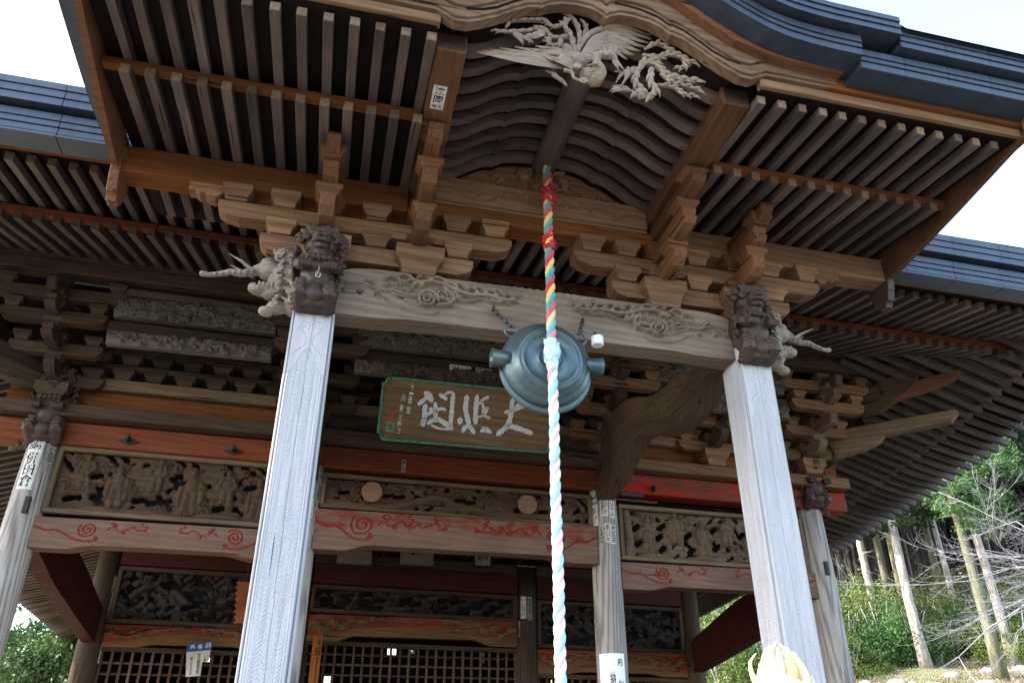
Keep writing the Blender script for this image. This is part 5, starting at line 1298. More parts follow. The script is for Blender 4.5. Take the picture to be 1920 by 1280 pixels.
# --- white porcelain lamp holder under the beam
p = at(1120, 639, 6.02)
SOCK = thing('lamp_holder', 'small white porcelain lamp holder fixed under the carved beam right of the gong', 'lamp holder', (p.x, 6.02, p.z))
put('holder_body', recalc(lathe_mesh([(.002, -.050), (.018, -.050), (.020, -.044), (.026, -.044), (.028, -.052), (.050, -.052), (.057, -.046), (.059, .035), (.056, .042), (.002, .043)], 32, M_WHITE)), SOCK, T(p.x, 6.02, p.z))
put('contact', lathe_mesh([(.009, -.047), (.012, -.043)], 12, M_IRON), SOCK, T(p.x + .004, 6.02, p.z))
vs, fs = tube_data([(p.x, 6.03, p.z + .04), (p.x, 6.07, p.z + .12)], [.008, .008], 6); put('wire', mesh_of('w', vs, fs, M_BLACK), SOCK)

# --- name plaque
PL = T(1.63, 9.26, 5.63 - .0, R(-.4), R(19))
PQ = thing('name_plaque', 'wide weathered wooden name plaque with green rim and bold white brush characters', 'plaque', M=PL)
PLi = PL.inverted()
def onplane(px, py, M):
    Mi = M.inverted(); o = Mi @ Vector((0, 0, 1.6)); d = Mi.to_3x3() @ _ray(px, py); t = -o.y / d.y; q = o + d * t; return (q.x, q.z)
cor = [onplane(a, b, PL) for a, b in ((722, 703), (706, 820), (1030, 850), (1042, 742))]
hw, hh = (cor[2][0] + cor[3][0] - cor[0][0] - cor[1][0]) / 4, (cor[0][1] + cor[3][1] - cor[1][1] - cor[2][1]) / 4
ox, oz = sum(c[0] for c in cor) / 4, sum(c[1] for c in cor) / 4
W_PLAQ = wood('plaque_wood', (.26, .18, .115), (.15, .10, .065), (.09, .06, .045), var=.0, ring=.55, ring_scale=4, stain_amt=.4)
M_GREEN = simple('green_rim_paint', (.10, .29, .15), .7, vary=.6, scale=22, bump=.3)
M_WPAINT = simple('white_brush_paint', (.66, .68, .66), .7, vary=.25, scale=25)
out = []
for sx, sz in ((1, 1), (-1, 1), (-1, -1), (1, -1)):
    q = [(1, .82), (.975, .80), (.962, .88), (.955, .97), (.94, 1.0)] if sx * sz > 0 else [(.94, 1.0), (.955, .97), (.962, .88), (.975, .80), (1, .82)]
    out += [(ox + sx * hw * a, oz + sz * hh * b) for a, b in q]
put('board', prism_mesh([(ox + (a - ox) * .985, oz + (b - oz) * .965) for a, b in out], .05, W_PLAQ), PQ, PL @ T(0, .03, 0))
path = [((a, 0, b), None, None) for a, b in out]
vs, fs = tube_data([(a, -.005, b) for a, b in out + out[:1]], [.018] * (len(out) + 1), 8); put('green_rim', recalc(mesh_of('rim', vs, fs, M_GREEN, True)), PQ, PL)
def S3(pts): return [(600 + a / 3.31, 600 + b / 3.31) for a, b in pts]
STR = {
 'first': [([(655, 450), (680, 470), (692, 500)], 20), ([(612, 522), (640, 498), (665, 478)], 14), ([(655, 525), (650, 560), (648, 600), (638, 650)], 17), ([(635, 640), (660, 590), (700, 570), (720, 560)], 10), ([(690, 545), (686, 560)], 14), ([(715, 515), (718, 560), (716, 610)], 15), ([(715, 575), (745, 550), (780, 555)], 11), ([(670, 640), (700, 620), (725, 622)], 14),
            ([(725, 610), (760, 630), (800, 655), (818, 672)], 17), ([(690, 650), (740, 672), (805, 676)], 7), ([(745, 462), (765, 475), (785, 490)], 14), ([(775, 460), (800, 447), (828, 450)], 9), ([(828, 455), (822, 510), (818, 560), (812, 620), (808, 660)], 15)],
 'middle': [([(912, 470), (905, 520), (905, 565), (918, 620), (925, 645)], 17), ([(870, 610), (868, 640)], 18), ([(885, 690), (900, 665), (930, 660), (950, 690), (955, 700)], 15), ([(975, 470), (970, 520), (965, 580), (965, 640)], 16), ([(1045, 478), (1015, 490), (990, 520)], 11), ([(1000, 500), (1015, 545), (1010, 575)], 10), ([(1015, 560), (1040, 545), (1025, 590), (1050, 608)], 9), ([(985, 600), (1020, 590), (1055, 606)], 7), ([(1000, 688), (1025, 680), (1060, 695)], 15), ([(1010, 665), (1040, 672)], 9)],
 'last': [([(1195, 492), (1190, 540), (1182, 600), (1165, 650), (1130, 685), (1100, 710)], 17), ([(1150, 572), (1175, 565), (1220, 550), (1268, 530)], 14), ([(1215, 540), (1235, 515)], 10), ([(1160, 655), (1200, 662), (1250, 678), (1312, 700)], 17)]}
for nm_, L in STR.items():
    mb = MB()
    for pts, w in L:
        q = smooth_pts([onplane(a, b, PL) for a, b in S3(pts)], 5); ww = w / 3.31 * .0068 * .92; top = []; n = len(q)
        lft, rgt = [], []
        for i, c in enumerate(q):
            d = np.array(q[min(i + 1, n - 1)]) - np.array(q[max(i - 1, 0)]); d = d / (np.linalg.norm(d) + 1e-9); s = np.array((-d[1], d[0])); j = ww * (1 + .22 * math.sin(i * 2.3 + w) * (1 if i % 2 else .3)) * (.75 if i in (0, n - 1) else 1)
            lft.append(c + s * j); rgt.append(c - s * j)
        d0 = np.array(q[0]) - np.array(q[1]); d0 = d0 / np.linalg.norm(d0) * ww; d1 = np.array(q[-1]) - np.array(q[-2]); d1 = d1 / np.linalg.norm(d1) * ww
        ring_ = [q[0] + d0 * .7] + rgt + [q[-1] + d1 * .7] + lft[::-1]
        mb.add([(a, -.0, b) for a, b in [tuple(v) for v in ring_]] , [])
        b0 = len(mb.v) - len(ring_); m = len(rgt)
        R_ = [b0 + 1 + i for i in range(m)]; Lf = [b0 + 2 + m + (m - 1 - i) for i in range(m)]
        for i in range(m - 1): mb.f.append((R_[i], R_[i + 1], Lf[i + 1], Lf[i])); mb.mi.append(0)
        mb.f.append((b0, R_[0], Lf[0])); mb.mi.append(0); mb.f.append((b0 + 1 + m, Lf[-1], R_[-1])); mb.mi.append(0)
    me = mb.build('brush', M_WPAINT); o = put('brush_character', me, PQ, PL @ T(0, -.004, 0)); md = None
    # give the paint a little body
    bm = bmesh.new(); bm.from_mesh(me); r_ = bmesh.ops.extrude_face_region(bm, geom=bm.faces[:]); bmesh.ops.translate(bm, vec=(0, .006, 0), verts=[v for v in r_['geom'] if isinstance(v, bmesh.types.BMVert)]); bmesh.ops.recalc_face_normals(bm, faces=bm.faces); bm.to_mesh(me); bm.free()

# --- lettering
def text_data(body, h=1.0, line=1.0, align='CENTER'):
    c = bpy.data.curves.new('t', 'FONT'); c.body = body; c.resolution_u = 2; c.align_x = align; c.space_line = line; c.offset = .012
    o = bpy.data.objects.new('t', c); COL.objects.link(o); bpy.context.view_layer.update()
    me = bpy.data.meshes.new_from_object(o); bpy.data.objects.remove(o); bpy.data.curves.remove(c)
    v = np.array([q.co[:] for q in me.vertices]) if len(me.vertices) else np.zeros((1, 3)); f = [tuple(p.vertices) for p in me.polygons]; bpy.data.meshes.remove(me); return v, f
def fit_text(body, x0, x1, z0, z1, line=.9):
    """text filling the box: returns 2-D vertices and faces"""
    v, f = text_data(body, line=line); lo, hi = v.min(0), v.max(0); s = [(x1 - x0) / max(hi[0] - lo[0], 1e-6), (z1 - z0) / max(hi[1] - lo[1], 1e-6)]
    if s[0] > s[1] * 1.6: s[0] = s[1] * 1.6; 
    cx = (x0 + x1) / 2; return np.stack([cx + (v[:, 0] - (lo[0] + hi[0]) / 2) * s[0], z0 + (v[:, 1] - lo[1]) * s[1]], 1), f
def plaque_writing():
    V = []; Fc = []
    for ch, px, py, h in [('十', 773.4, 724.5, 13), ('一', 771.2, 737.5, 4), ('面', 769, 750, 13), ('堂', 765.8, 768, 12), ('川', 756, 746, 13), ('寿', 752.6, 765, 14), ('ミ', 750.5, 782, 10), ('施', 748.4, 794, 10), ('了', 748, 808, 9)]:
        a, b_ = onplane(px - 4.2, py + h / 2, PL), onplane(px + 4.2, py - h / 2, PL); v2, f = fit_text(ch, a[0], b_[0], min(a[1], b_[1]), max(a[1], b_[1])); n0 = len(V); V += [(p_[0], -.001, p_[1]) for p_ in v2]; Fc += [tuple(n0 + k for k in g) for g in f]
    put('side_inscription', mesh_of('ink', V, Fc, M_WPAINT), PQ, PL)
    for (px, py, w_, m_, t_) in ((733, 776.5, 8, simple('red_seal_paint', (.42, .07, .025), .7, vary=.5, scale=30), '印'), (731.5, 800.5, 8.5, simple('green_seal_paint', (.22, .36, .22), .7, vary=.4, scale=30), '章')):
        a, b_ = onplane(px - w_, py + w_, PL), onplane(px + w_, py - w_, PL); x0_, x1_, z0_, z1_ = a[0], b_[0], min(a[1], b_[1]), max(a[1], b_[1])
        q = put('seal', mesh_of('seal', [(x0_, .003, z0_), (x1_, .003, z0_), (x1_, .003, z1_), (x0_, .003, z1_), (x0_, .006, z0_), (x1_, .006, z0_), (x1_, .006, z1_), (x0_, .006, z1_)], [(0, 1, 2, 3), (7, 6, 5, 4), (0, 4, 5, 1), (1, 5, 6, 2), (2, 6, 7, 3), (3, 7, 4, 0)], m_), PQ, PL)
        v2, f = fit_text(t_, x0_ + .01, x1_ - .01, z0_ + .01, z1_ - .01); put('seal_mark', mesh_of('ink', [(p_[0], .0, p_[1]) for p_ in v2], f, M_PLQ), q, PL)
M_PLQ = simple('seal_ground', (.16, .10, .06), .8)
plaque_writing()
def slip(texts, w, h, place, label, name='paper_slip', mat=None, ink=None, group='paper name slips stuck on the timbers', cat='paper slip', border=True, th=.0015):
    """texts: [(body, x0, x1, z0, z1)] in fractions of the slip. place(u, v, lift) -> world point"""
    mat = mat or M_PAPER; n = 7; vs = []; fs = []
    for i in range(n):
        u = -w / 2 + w * i / (n - 1)
        for v in (-h / 2, h / 2): vs += [place(u, v, th), place(u, v, 0)]
    for i in range(n - 1):
        a = i * 4; fs += [(a, a + 4, a + 6, a + 2), (a + 3, a + 7, a + 5, a + 1), (a + 1, a + 5, a + 4, a), (a + 2, a + 6, a + 7, a + 3)]
    fs += [(0, 2, 3, 1), (n * 4 - 4, n * 4 - 3, n * 4 - 1, n * 4 - 2)]
    c = place(0, 0, 0); me = mesh_of('slip', [Vector(v) - Vector(c) for v in vs], fs, mat)
    o = put(name, me, None, T(*c)); o['label'] = label; o['category'] = cat
    if group: o['group'] = group
    V = []; Fc = []
    def addt(v2, f):
        b = len(V); V.extend([tuple(Vector(place(a, q, th + .0012)) - Vector(c)) for a, q in v2]); Fc.extend([tuple(b + k for k in g) for g in f])
    for body, a0, a1, b0, b1 in texts:
        v2, f = fit_text(body, w * (a0 - .5), w * (a1 - .5), h * (b0 - .5), h * (b1 - .5)); addt(v2.tolist(), f)
    if border:
        e = w * .035; X, Z = w / 2 - e, h / 2 - e
        for (p0, p1, q0, q1) in ((-X, X, Z - e * .7, Z), (-X, X, -Z, -Z + e * .7), (-X, -X + e * .7, -Z, Z), (X - e * .7, X, -Z, Z)): addt([(p0, q0), (p1, q0), (p1, q1), (p0, q1)], [(0, 1, 2, 3)])
    if V: put('lettering', mesh_of('ink', V, Fc, ink or M_INK), o, T(*c))
    return o
def on_col(cx, cy, r, px, py):
    """placement on a round column at a picture point (first surface hit)"""
    o = Vector((0, 0, 1.6)); d = _ray(px, py); A = d.x ** 2 + d.y ** 2; B = 2 * (d.x * (o.x - cx) + d.y * (o.y - cy)); C_ = (o.x - cx) ** 2 + (o.y - cy) ** 2 - r * r; D = B * B - 4 * A * C_
    if D < 0:
        t = -B / (2 * A)
    else: t = (-B - math.sqrt(D)) / (2 * A)
    q = o + d * t; a0 = math.atan2(q.x - cx, -(q.y - cy))
    return lambda u, v, l: (cx + (r + .004 + l) * math.sin(a0 + u / r), cy - (r + .004 + l) * math.cos(a0 + u / r), q.z + v)
def flat(px, py, Y, tilt=0):
    q = at(px, py, Y); c, s = math.cos(tilt), math.sin(tilt); return lambda u, v, l: (q.x + u * c - v * s, Y - l, q.z + u * s + v * c)
big = lambda t, hd=None: ([(t, .14, .86, .05, .72 if hd else .95)] + ([(hd, .12, .88, .78, .94)] if hd else []))
c3 = (HX[2], HY, .208); c2 = (HX[1], HY, .208); c1 = (HX[0], HY, .203); i3 = (HX[2], IY, .203); i1 = (HX[0], IY, .203); i4 = (HX[3], IY, .203)
SL = [
 (c3, 1110, 909, .115, .36, 'む\nて\n介', '奉', 'white slip reading むて介, upper left on the third round column', 0),
 (c3, 1115, 961, .115, .38, '松\n与\n左', '相', 'white slip with heavy brush characters below the むて介 slip on the third round column', 0),
 (c3, 1132, 944, .125, .36, '近\n藤\n洋', '講', 'white slip reading 近藤洋 in bold black on the front of the third round column', 0),
 (c3, 1147, 949, .095, .34, 'は\nや\nみ', '◎', 'white slip with a ringed mark on top, right of the 近藤洋 slip', 0),
 (c3, 1129, 1002, .085, .25, 'い\nそ\n江', None, 'small faint framed slip, left of the lower three on the third column', 1),
 (c3, 1139.5, 998, .085, .27, '島\n山\n友', None, 'small slip, middle and highest of the lower three on the third column', 0),
 (c3, 1150, 1001, .085, .27, '豊\n国', None, 'small slip, rightmost of the lower three on the third column', 0),
 (c1, 57, 868, .20, .66, '併\n田\n倉', '講', 'large white slip reading 田倉 at the top of the leftmost round column', 0),
 (c1, 96, 848, .10, .29, '安\n彦', '高', 'narrow slip with small black characters right of the large slip on the leftmost column', 1),
 (c1, 113, 850, .11, .33, '豊\nと\nら', None, 'framed slip at the right edge of the leftmost round column', 1),
 (c2, 605, 862, .11, .40, '藤\n坂\n源', '三', 'upper framed slip just right of the left square pillar, beside the red beam', 1),
 (c2, 599, 913, .11, .40, '岩\n曽\n悦', '福', 'second slip down on the column right of the left square pillar', 1),
 (c2, 592, 979, .11, .36, '国\n中\n井', '田', 'lowest slip on the column right of the left square pillar, by the carved red beam', 0),
 (c2, 583, 952, .07, .26, '手\nま\nの', None, 'thin half hidden slip at the very edge of the left square pillar', 0),
 (i3, 962, 1130, .07, .22, '三\n角\n大', None, 'dim slip on the left edge of the dark inner column right of the lattice', 1),
 (i3, 969, 1136, .09, .30, '田\n〇\n明', None, 'dim double framed slip, second from the left on the dark inner column', 1),
 (i3, 981.5, 1138, .11, .40, '石\n井', 'い', 'pale slip reading 石井 on the dark inner column', 0),
 (i3, 993, 1140, .09, .42, '豊\n島\n足', None, 'dim framed slip right of the 石井 slip on the dark inner column', 1),
 (i3, 972, 1178, .09, .28, '大\n國', None, 'rounded pale slip hanging below the others on the dark inner column', 1),
 (i1, 216, 1096, .11, .28, 'よ\nこ\n国', None, 'upper small slip on the far left inner column beside the dragon panel', 1),
 (i1, 210, 1133, .13, .44, '福\n〇\n女', '講', 'slip reading 〇女 on the far left inner column', 0),
 (i1, 190, 1223, .12, .33, '矢\n氏', '大', 'slip lowest on the far left inner column beside the lattice', 0),
 (i4, 1267, 1123, .12, .34, 'あ\nめ\nひ', None, 'uppermost dim slip on the far right inner column', 1),
 (i4, 1271, 1155, .08, .25, 'い\nと\n国', None, 'narrow dim slip second from the top on the far right inner column', 1),
 (i4, 1271, 1191, .09, .25, '正\n木', '田', 'left one of the two lowest slips on the far right inner column', 1),
 (i4, 1279, 1183, .09, .24, '小\n国', None, 'right one of the two lowest slips on the far right inner column', 1)]
for (cc, px, py, w, h, t, hd, lab, old) in SL: slip(big(t, hd), w, h, on_col(*cc, px, py), lab, mat=M_PAPERO if old else M_PAPER)
slip([('三\n峰', .15, .85, .1, .6), ('一', .2, .8, .7, .9)], .06, .17, flat(757, 873, 10.325), 'small dark-edged slip on the middle of the red beam above the disc frieze', mat=M_PAPERO)
slip([('やまもと', .1, .9, .25, .8)], .30, .085, flat(863, 690, 9.49, R(-2)), 'long white slip with running brush writing under the painted frieze left of the gong', border=False)
slip([('◎', .06, .4, .15, .85), ('■■', .5, .98, .2, .8)], .22, .085, flat(907, 696, 9.49, R(-2)), 'white slip with a round crest, partly behind the gong ear')
q = at(822, 183, 5.0); q = Vector((0, 0, 1.6)) + _ray(822, 183) * ((6.545 - 1.6) / _ray(822, 183).z)
slip([('濱', .16, .88, .63, .93), ('岡', .16, .84, .27, .58), ('埼玉', .1, .9, .06, .2)], .115, .27, (lambda c: (lambda u, v, l: (c.x + u, c.y - v, 6.543 - l)))(q), 'cream slip with two large black characters on the underside of the left transverse beam', border=False)
# white sheet wrapped round the third column
slip([('奉', .70, .92, .78, .93), ('納', .42, .60, .55, .74), ('年', .70, .92, .48, .62), ('寺', .42, .6, .3, .45)], .36, .85, (lambda f: (lambda u, v, l: f(u, v, l)))(on_col(*c3, 1150, 1290)), 'white paper sheet with brush writing wrapped round the third round column at the bottom', name='paper_sheet', mat=simple('white_paper', (.85, .85, .83), .8, vary=.04), group=None, cat='paper sheet', border=False)

# --- cloth banner on the left lattice
def banner():
    Y = 14.72; A = [at(x, y, Y) for x, y in ((351, 1206), (400, 1201), (348, 1268), (379, 1268), (389, 1244), (376, 1244))]
    M_CL = simple('white_banner_cloth', (.56, .52, .48), .9, vary=.1); M_BL = simple('blue_banner_dye', (.02, .10, .27), .9, vary=.2)
    th = thing('cloth_banner', 'torn white cloth banner with a blue head and black characters pinned on the left lattice', 'banner', (A[0].x, Y, A[0].z))
    tl, tr, bl, br = A[0], A[1], A[2], at(380, 1268, Y)
    def P(u, v): a = tl.lerp(tr, u); b = bl.lerp(at(388, 1266, Y), u); c = a.lerp(b, v); return Vector((c.x, Y - .02 - .012 * math.sin(u * 7 + v * 5), c.z))
    def patch(us, vs_, mat, nm, cut=None, off=0):
        V = []; Fc = []; idx = {}
        for i, u in enumerate(us):
            for j, v in enumerate(vs_): idx[i, j] = len(V); V.append(P(u, v) + Vector((0, -off, 0)))
        for i in range(len(us) - 1):
            for j in range(len(vs_) - 1):
                if cut and cut((us[i] + us[i + 1]) / 2, (vs_[j] + vs_[j + 1]) / 2): continue
                Fc.append((idx[i, j], idx[i + 1, j], idx[i + 1, j + 1], idx[i, j + 1]))
        n0 = len(V); V += [v + Vector((0, .003, 0)) for v in V]; Fc += [tuple(n0 + k for k in f[::-1]) for f in Fc]
        put(nm, mesh_of(nm, V, Fc, mat), th)
    patch(np.linspace(0, 1, 15), np.linspace(0, .26, 5), M_BL, 'blue_head'); patch(np.linspace(0, .97, 15), np.linspace(.262, 1, 12), M_CL, 'cloth', cut=lambda u, v: u > .66 and v > .62)
    V = []; Fc = []; Vw = []; Fw = []
    for body, u0, u1, v0, v1, wht in [('奉', .12, .34, .05, .22, 1), ('納', .72, .94, .03, .2, 1), ('❋', .42, .62, .05, .21, 1), ('祈\n大\n調\n和\n世\n界', .46, .60, .32, .95, 0), ('埼\nこ\nだ\nま\nの\n会', .16, .27, .42, .95, 0), ('し\nあ', .74, .84, .42, .6, 0)]:
        v2, f = fit_text(body, u0, u1, 1 - v1, 1 - v0); (V_, F_) = (Vw, Fw) if wht else (V, Fc); b = len(V_)
        V_ += [P(a, 1 - c) + Vector((0, -.004, 0)) for a, c in v2]; F_ += [tuple(b + k for k in g) for g in f]
    put('lettering', mesh_of('ink', V, Fc, M_INK), th); put('white_lettering', mesh_of('ink', Vw, Fw, M_PAPER), th)
banner()
# --- orange board with writing left of the middle lattice
Y = 14.6; a = at(588, 1190, Y); b = at(606, 1190, Y); w = b.x - a.x
bd = thing('votive_board', 'tall narrow orange-brown wooden board with small brush writing left of the middle lattice', 'board', ((a.x + b.x) / 2, Y, a.z - .75))
M_OB = wood('orange_board_wood', (.42, .17, .07), (.28, .11, .05), (.2, .08, .04), var=0, ring=.3)
put('plank', box_mesh(1.5, .02, w, M_OB, None, .003), bd, T((a.x + b.x) / 2, Y, a.z - .75) @ Matrix.Rotation(R(90), 4, 'Y'))
v2, f = fit_text('奉納\n御宝前\n本\n願\n成\n就\n祈\n願\n一\n同', -w * .42, w * .42, -.65, .70); put('lettering', mesh_of('ink', [((a.x + b.x) / 2 + p_[0], Y - .012, a.z - .75 + p_[1]) for p_ in v2], f, M_INK), bd)
# --- orange scalloped ornament half hidden by the left pillar
P = [(0, 0), (.34, 0), (.34, .62), (0, .62)] ; P = [(.34, -.32), (.34, .32)] + [(.02 + .045 * abs(math.sin(k * math.pi / 2)) + .08 * (1 - k / 14) * 0 + .06 * k / 14, .32 - .64 * k / 14) for k in range(15)]
q = at(436, 1128, 13.6); sb = thing('hanging_board', 'orange board with a scalloped edge hanging behind the left square pillar', 'board', (q.x, 13.6, q.z))
put('scalloped_board', prism_mesh(P, .03, simple('orange_lacquer', (.40, .11, .02), .6, vary=.35, scale=12), .003), sb, T(q.x - .02, 13.6, q.z))
blk('hanger', q.x + .15, q.x + .17, 13.59, 13.61, q.z + .32, 5.0, M_BLACK, sb, c=.002)
# --- framed votive tablets on the inner red beam
M_EMA = simple('tablet_wood', (.22, .17, .13), .8, vary=.35, scale=6, stretch=(1, 1, 6))
M_PIC = simple('faded_picture', (.42, .42, .40), .8, vary=.5, scale=9)
for (px, py, lab) in ((665, 1042, 'dark framed wooden tablet, leftmost above the inner red beam'), (782, 1044, 'wide plain wooden tablet in the middle above the inner red beam'), (905, 1050, 'small framed picture tablet with a painted figure above the inner red beam')):
    q = at(px, py, 14.6); w, h = (.62, .45) if px != 905 else (.34, .34)
    t = thing('votive_tablet', lab, 'tablet', (q.x, 14.6, q.z), group='tablets above the inner beam')
    blk('tablet_board', q.x - w / 2, q.x + w / 2, 14.6, 14.63, q.z - h / 2 + .05, q.z + h / 2, M_PIC if px == 905 else M_EMA, t, c=.004)
    for zz_ in (q.z - h / 2 + .05, q.z + h / 2): blk('tablet_frame', q.x - w / 2 - .03, q.x + w / 2 + .03, 14.575, 14.64, zz_ - .02, zz_ + .02, M_BLACK, t, c=.004)
    if px == 905:
        for xx in (q.x - w / 2, q.x + w / 2): blk('tablet_frame', xx - .02, xx + .02, 14.578, 14.638, q.z - h / 2 + .071, q.z + h / 2 - .021, M_BLACK, t, c=.004, grain='z')
        v2, f = fit_text('観音', -.1, .12, .0, .14); put('picture_marks', mesh_of('ink', [(q.x + a_, 14.596, q.z + b_) for a_, b_ in v2], f, M_INK), t)
# --- gilded flame ornament close to the camera
GOLD = new_mat('gold_leaf')[0]; gb = GOLD.node_tree.nodes['Principled BSDF']; gb.inputs['Base Color'].default_value = (.72, .55, .30, 1); gb.inputs['Metallic'].default_value = .5; gb.inputs['Roughness'].default_value = .42
FY = 3.0
def P3(x, y, d=0): q = at(x, y, FY + d); return (q.x, FY + d, q.z)
pr = [('s', P3(1464, 1300), (.12, .08, .08))]
TG = [([(1452, 1300), (1450, 1250), (1445, 1222), (1456, 1203)], .030), ([(1436, 1300), (1432, 1250), (1436, 1222), (1446, 1210)], .024), ([(1470, 1300), (1464, 1245), (1458, 1215)], .026), ([(1486, 1300), (1480, 1250), (1472, 1220), (1464, 1208)], .028), ([(1502, 1300), (1494, 1252), (1484, 1228), (1476, 1214)], .026),
      ([(1514, 1300), (1510, 1262), (1498, 1238), (1488, 1222)], .024), ([(1422, 1292), (1410, 1262), (1407, 1240), (1418, 1224)], .018), ([(1420, 1280), (1424, 1252), (1422, 1236)], .012), ([(1462, 1290), (1460, 1262), (1450, 1240)], .020), ([(1492, 1290), (1488, 1262), (1480, 1244)], .020), ([(1528, 1300), (1525, 1278), (1517, 1262)], .014), ([(1538, 1300), (1532, 1285), (1527, 1275)], .008)]
for i, (pts, w) in enumerate(TG):
    q = [P3(a, b, .02 * math.sin(i * 2.1)) for a, b in smooth_pts(pts, 3)]; n = len(q); pr.append(('t', [tuple(v) for v in q], [w * (1 - .75 * k / (n - 1)) for k in range(n)], .7))
FIN = thing('gilded_finial', 'gleaming gilded flame-shaped ornament close in the foreground at the bottom', 'ornament', (at(1462, 1290, FY).x, FY, 1.0))
put('flame_ornament', sculpt(pr, .0045, GOLD, 1), FIN)
gx = at(1462, 1290, FY).x
put('ornament_stand', lathe_mesh([(.16, 0), (.16, .05), (.05, .1), (.035, .8), (.04, 1.6), (.10, 1.72), (.11, 1.78), (.06, 1.84)], 24, M_BRONZE), FIN, T(gx, FY, 0))
# ================================================================ TREES AND UNDERGROWTH
def leaf_mat(name, c1, c2, trans=.25, rough=.6):
    m, n, b = new_mat(name); t = N(n, 'ShaderNodeTexNoise', _2=1.1, _3=4., _4=.6); tc = n.nodes.new('ShaderNodeTexCoord'); n.links.new(tc.outputs['Object'], t.inputs[0])
    g = n.nodes.new('ShaderNodeNewGeometry'); mx = N(n, 'ShaderNodeMath', operation='MULTIPLY_ADD', _1=.55, _2=0.0); n.links.new(g.outputs['Random Per Island'], mx.inputs[0]); n.links.new(t.outputs['Fac'], mx.inputs[2])
    col = ramp(n, mx.outputs[0], [(.4, c1), (.95, c2)]); n.links.new(col, b.inputs['Base Color']); b.inputs['Roughness'].default_value = rough; b.inputs['Specular IOR Level'].default_value = .3
    tr = n.nodes.new('ShaderNodeBsdfTranslucent'); n.links.new(col, tr.inputs[0]); ms = n.nodes.new('ShaderNodeMixShader'); ms.inputs[0].default_value = trans
    o = n.nodes['Material Output']; n.links.new(b.outputs[0], ms.inputs[1]); n.links.new(tr.outputs[0], ms.inputs[2]); n.links.new(ms.outputs[0], o.inputs[0]); return m
def bark(name, c1, c2):
    m, n, b = new_mat(name); c = coords(n, (3, 3, .5)); t = N(n, 'ShaderNodeTexNoise', _2=3.0, _3=6., _4=.7); n.links.new(c, t.inputs[0]); n.links.new(ramp(n, t.outputs['Fac'], [(.35, c2), (.62, c1)]), b.inputs['Base Color']); b.inputs['Roughness'].default_value = .9
    bp = N(n, 'ShaderNodeBump', _0=.8, _1=.03); n.links.new(t.outputs['Fac'], bp.inputs['Height']); n.links.new(bp.outputs[0], b.inputs['Normal']); return m
B_PALE = bark('pale_cedar_bark', (.46, .43, .38), (.17, .13, .10)); B_DARK = bark('shade_toned_cedar_bark', (.035, .027, .022), (.012, .010, .009)); B_MOSS = bark('mossy_bark', (.15, .15, .085), (.06, .058, .036)); B_GREY = bark('grey_branch_bark', (.34, .32, .33), (.17, .155, .16))  # sunlight and crown shade put into the pale and dark bark colours
L_CEDAR = leaf_mat('shade_toned_cedar_foliage', (.012, .030, .012), (.035, .07, .025), .15); L_NEAR = leaf_mat('sun_toned_foliage', (.025, .07, .02), (.08, .15, .045), .25)  # cedar leaves darkened for wood shade, near boughs brightened for sunlight
L_BAM = leaf_mat('bamboo_grass_leaves', (.05, .10, .018), (.16, .21, .045), .3); L_SHR = leaf_mat('shrub_leaves', (.018, .065, .016), (.07, .15, .035), .25); L_OLIVE = leaf_mat('olive_leaves', (.09, .11, .04), (.24, .24, .10), .35)
def cards(P, size, rng, asp=2.2, droop=0.):
    """many small pointed leaf blades at points P"""
    n = len(P); d = rng.normal(size=(n, 3)); d[:, 2] -= droop; d /= np.linalg.norm(d, axis=1)[:, None]; s = np.cross(d, rng.normal(size=(n, 3))); s /= np.linalg.norm(s, axis=1)[:, None]
    L = size * rng.uniform(.6, 1.4, (n, 1)); a = P - d * L; b = P + d * L; w = s * L / asp
    V = np.stack([a, P + w, b, P - w], 1).reshape(-1, 3); F = np.arange(n * 4).reshape(n, 4); return V, F
def fast_mesh(name, V, F, mat):
    m = bpy.data.meshes.new(name); n = len(F); m.vertices.add(len(V)); m.vertices.foreach_set('co', V.astype('f').ravel()); m.loops.add(n * 4); m.loops.foreach_set('vertex_index', F.astype('i').ravel()); m.polygons.add(n); m.polygons.foreach_set('loop_start', np.arange(n, dtype='i') * 4); m.materials.append(mat); m.update(calc_edges=True); return m
def clumps(rng, C, rad, per, flat=.5): return np.concatenate([c + rng.normal(size=(per, 3)) * rad * np.array([1, 1, flat]) * rng.uniform(.6, 1.3) for c in C])
def cedar_crown(seed, h0, h1, rmax, nb, per, size, mat):
    rng = np.random.default_rng(seed); C = []
    for k in range(nb):
        t = rng.random() ** .8; z = h0 + (h1 - h0) * t; r = rmax * (1 - t) ** .7 * rng.uniform(.3, 1.05); a = rng.uniform(0, 6.28); C.append((r * math.cos(a), r * math.sin(a), z - r * .25))
    V, F = cards(clumps(rng, np.array(C), .34, per, .45), size, rng, 2.0, .5); return fast_mesh('crown', V, F, mat)
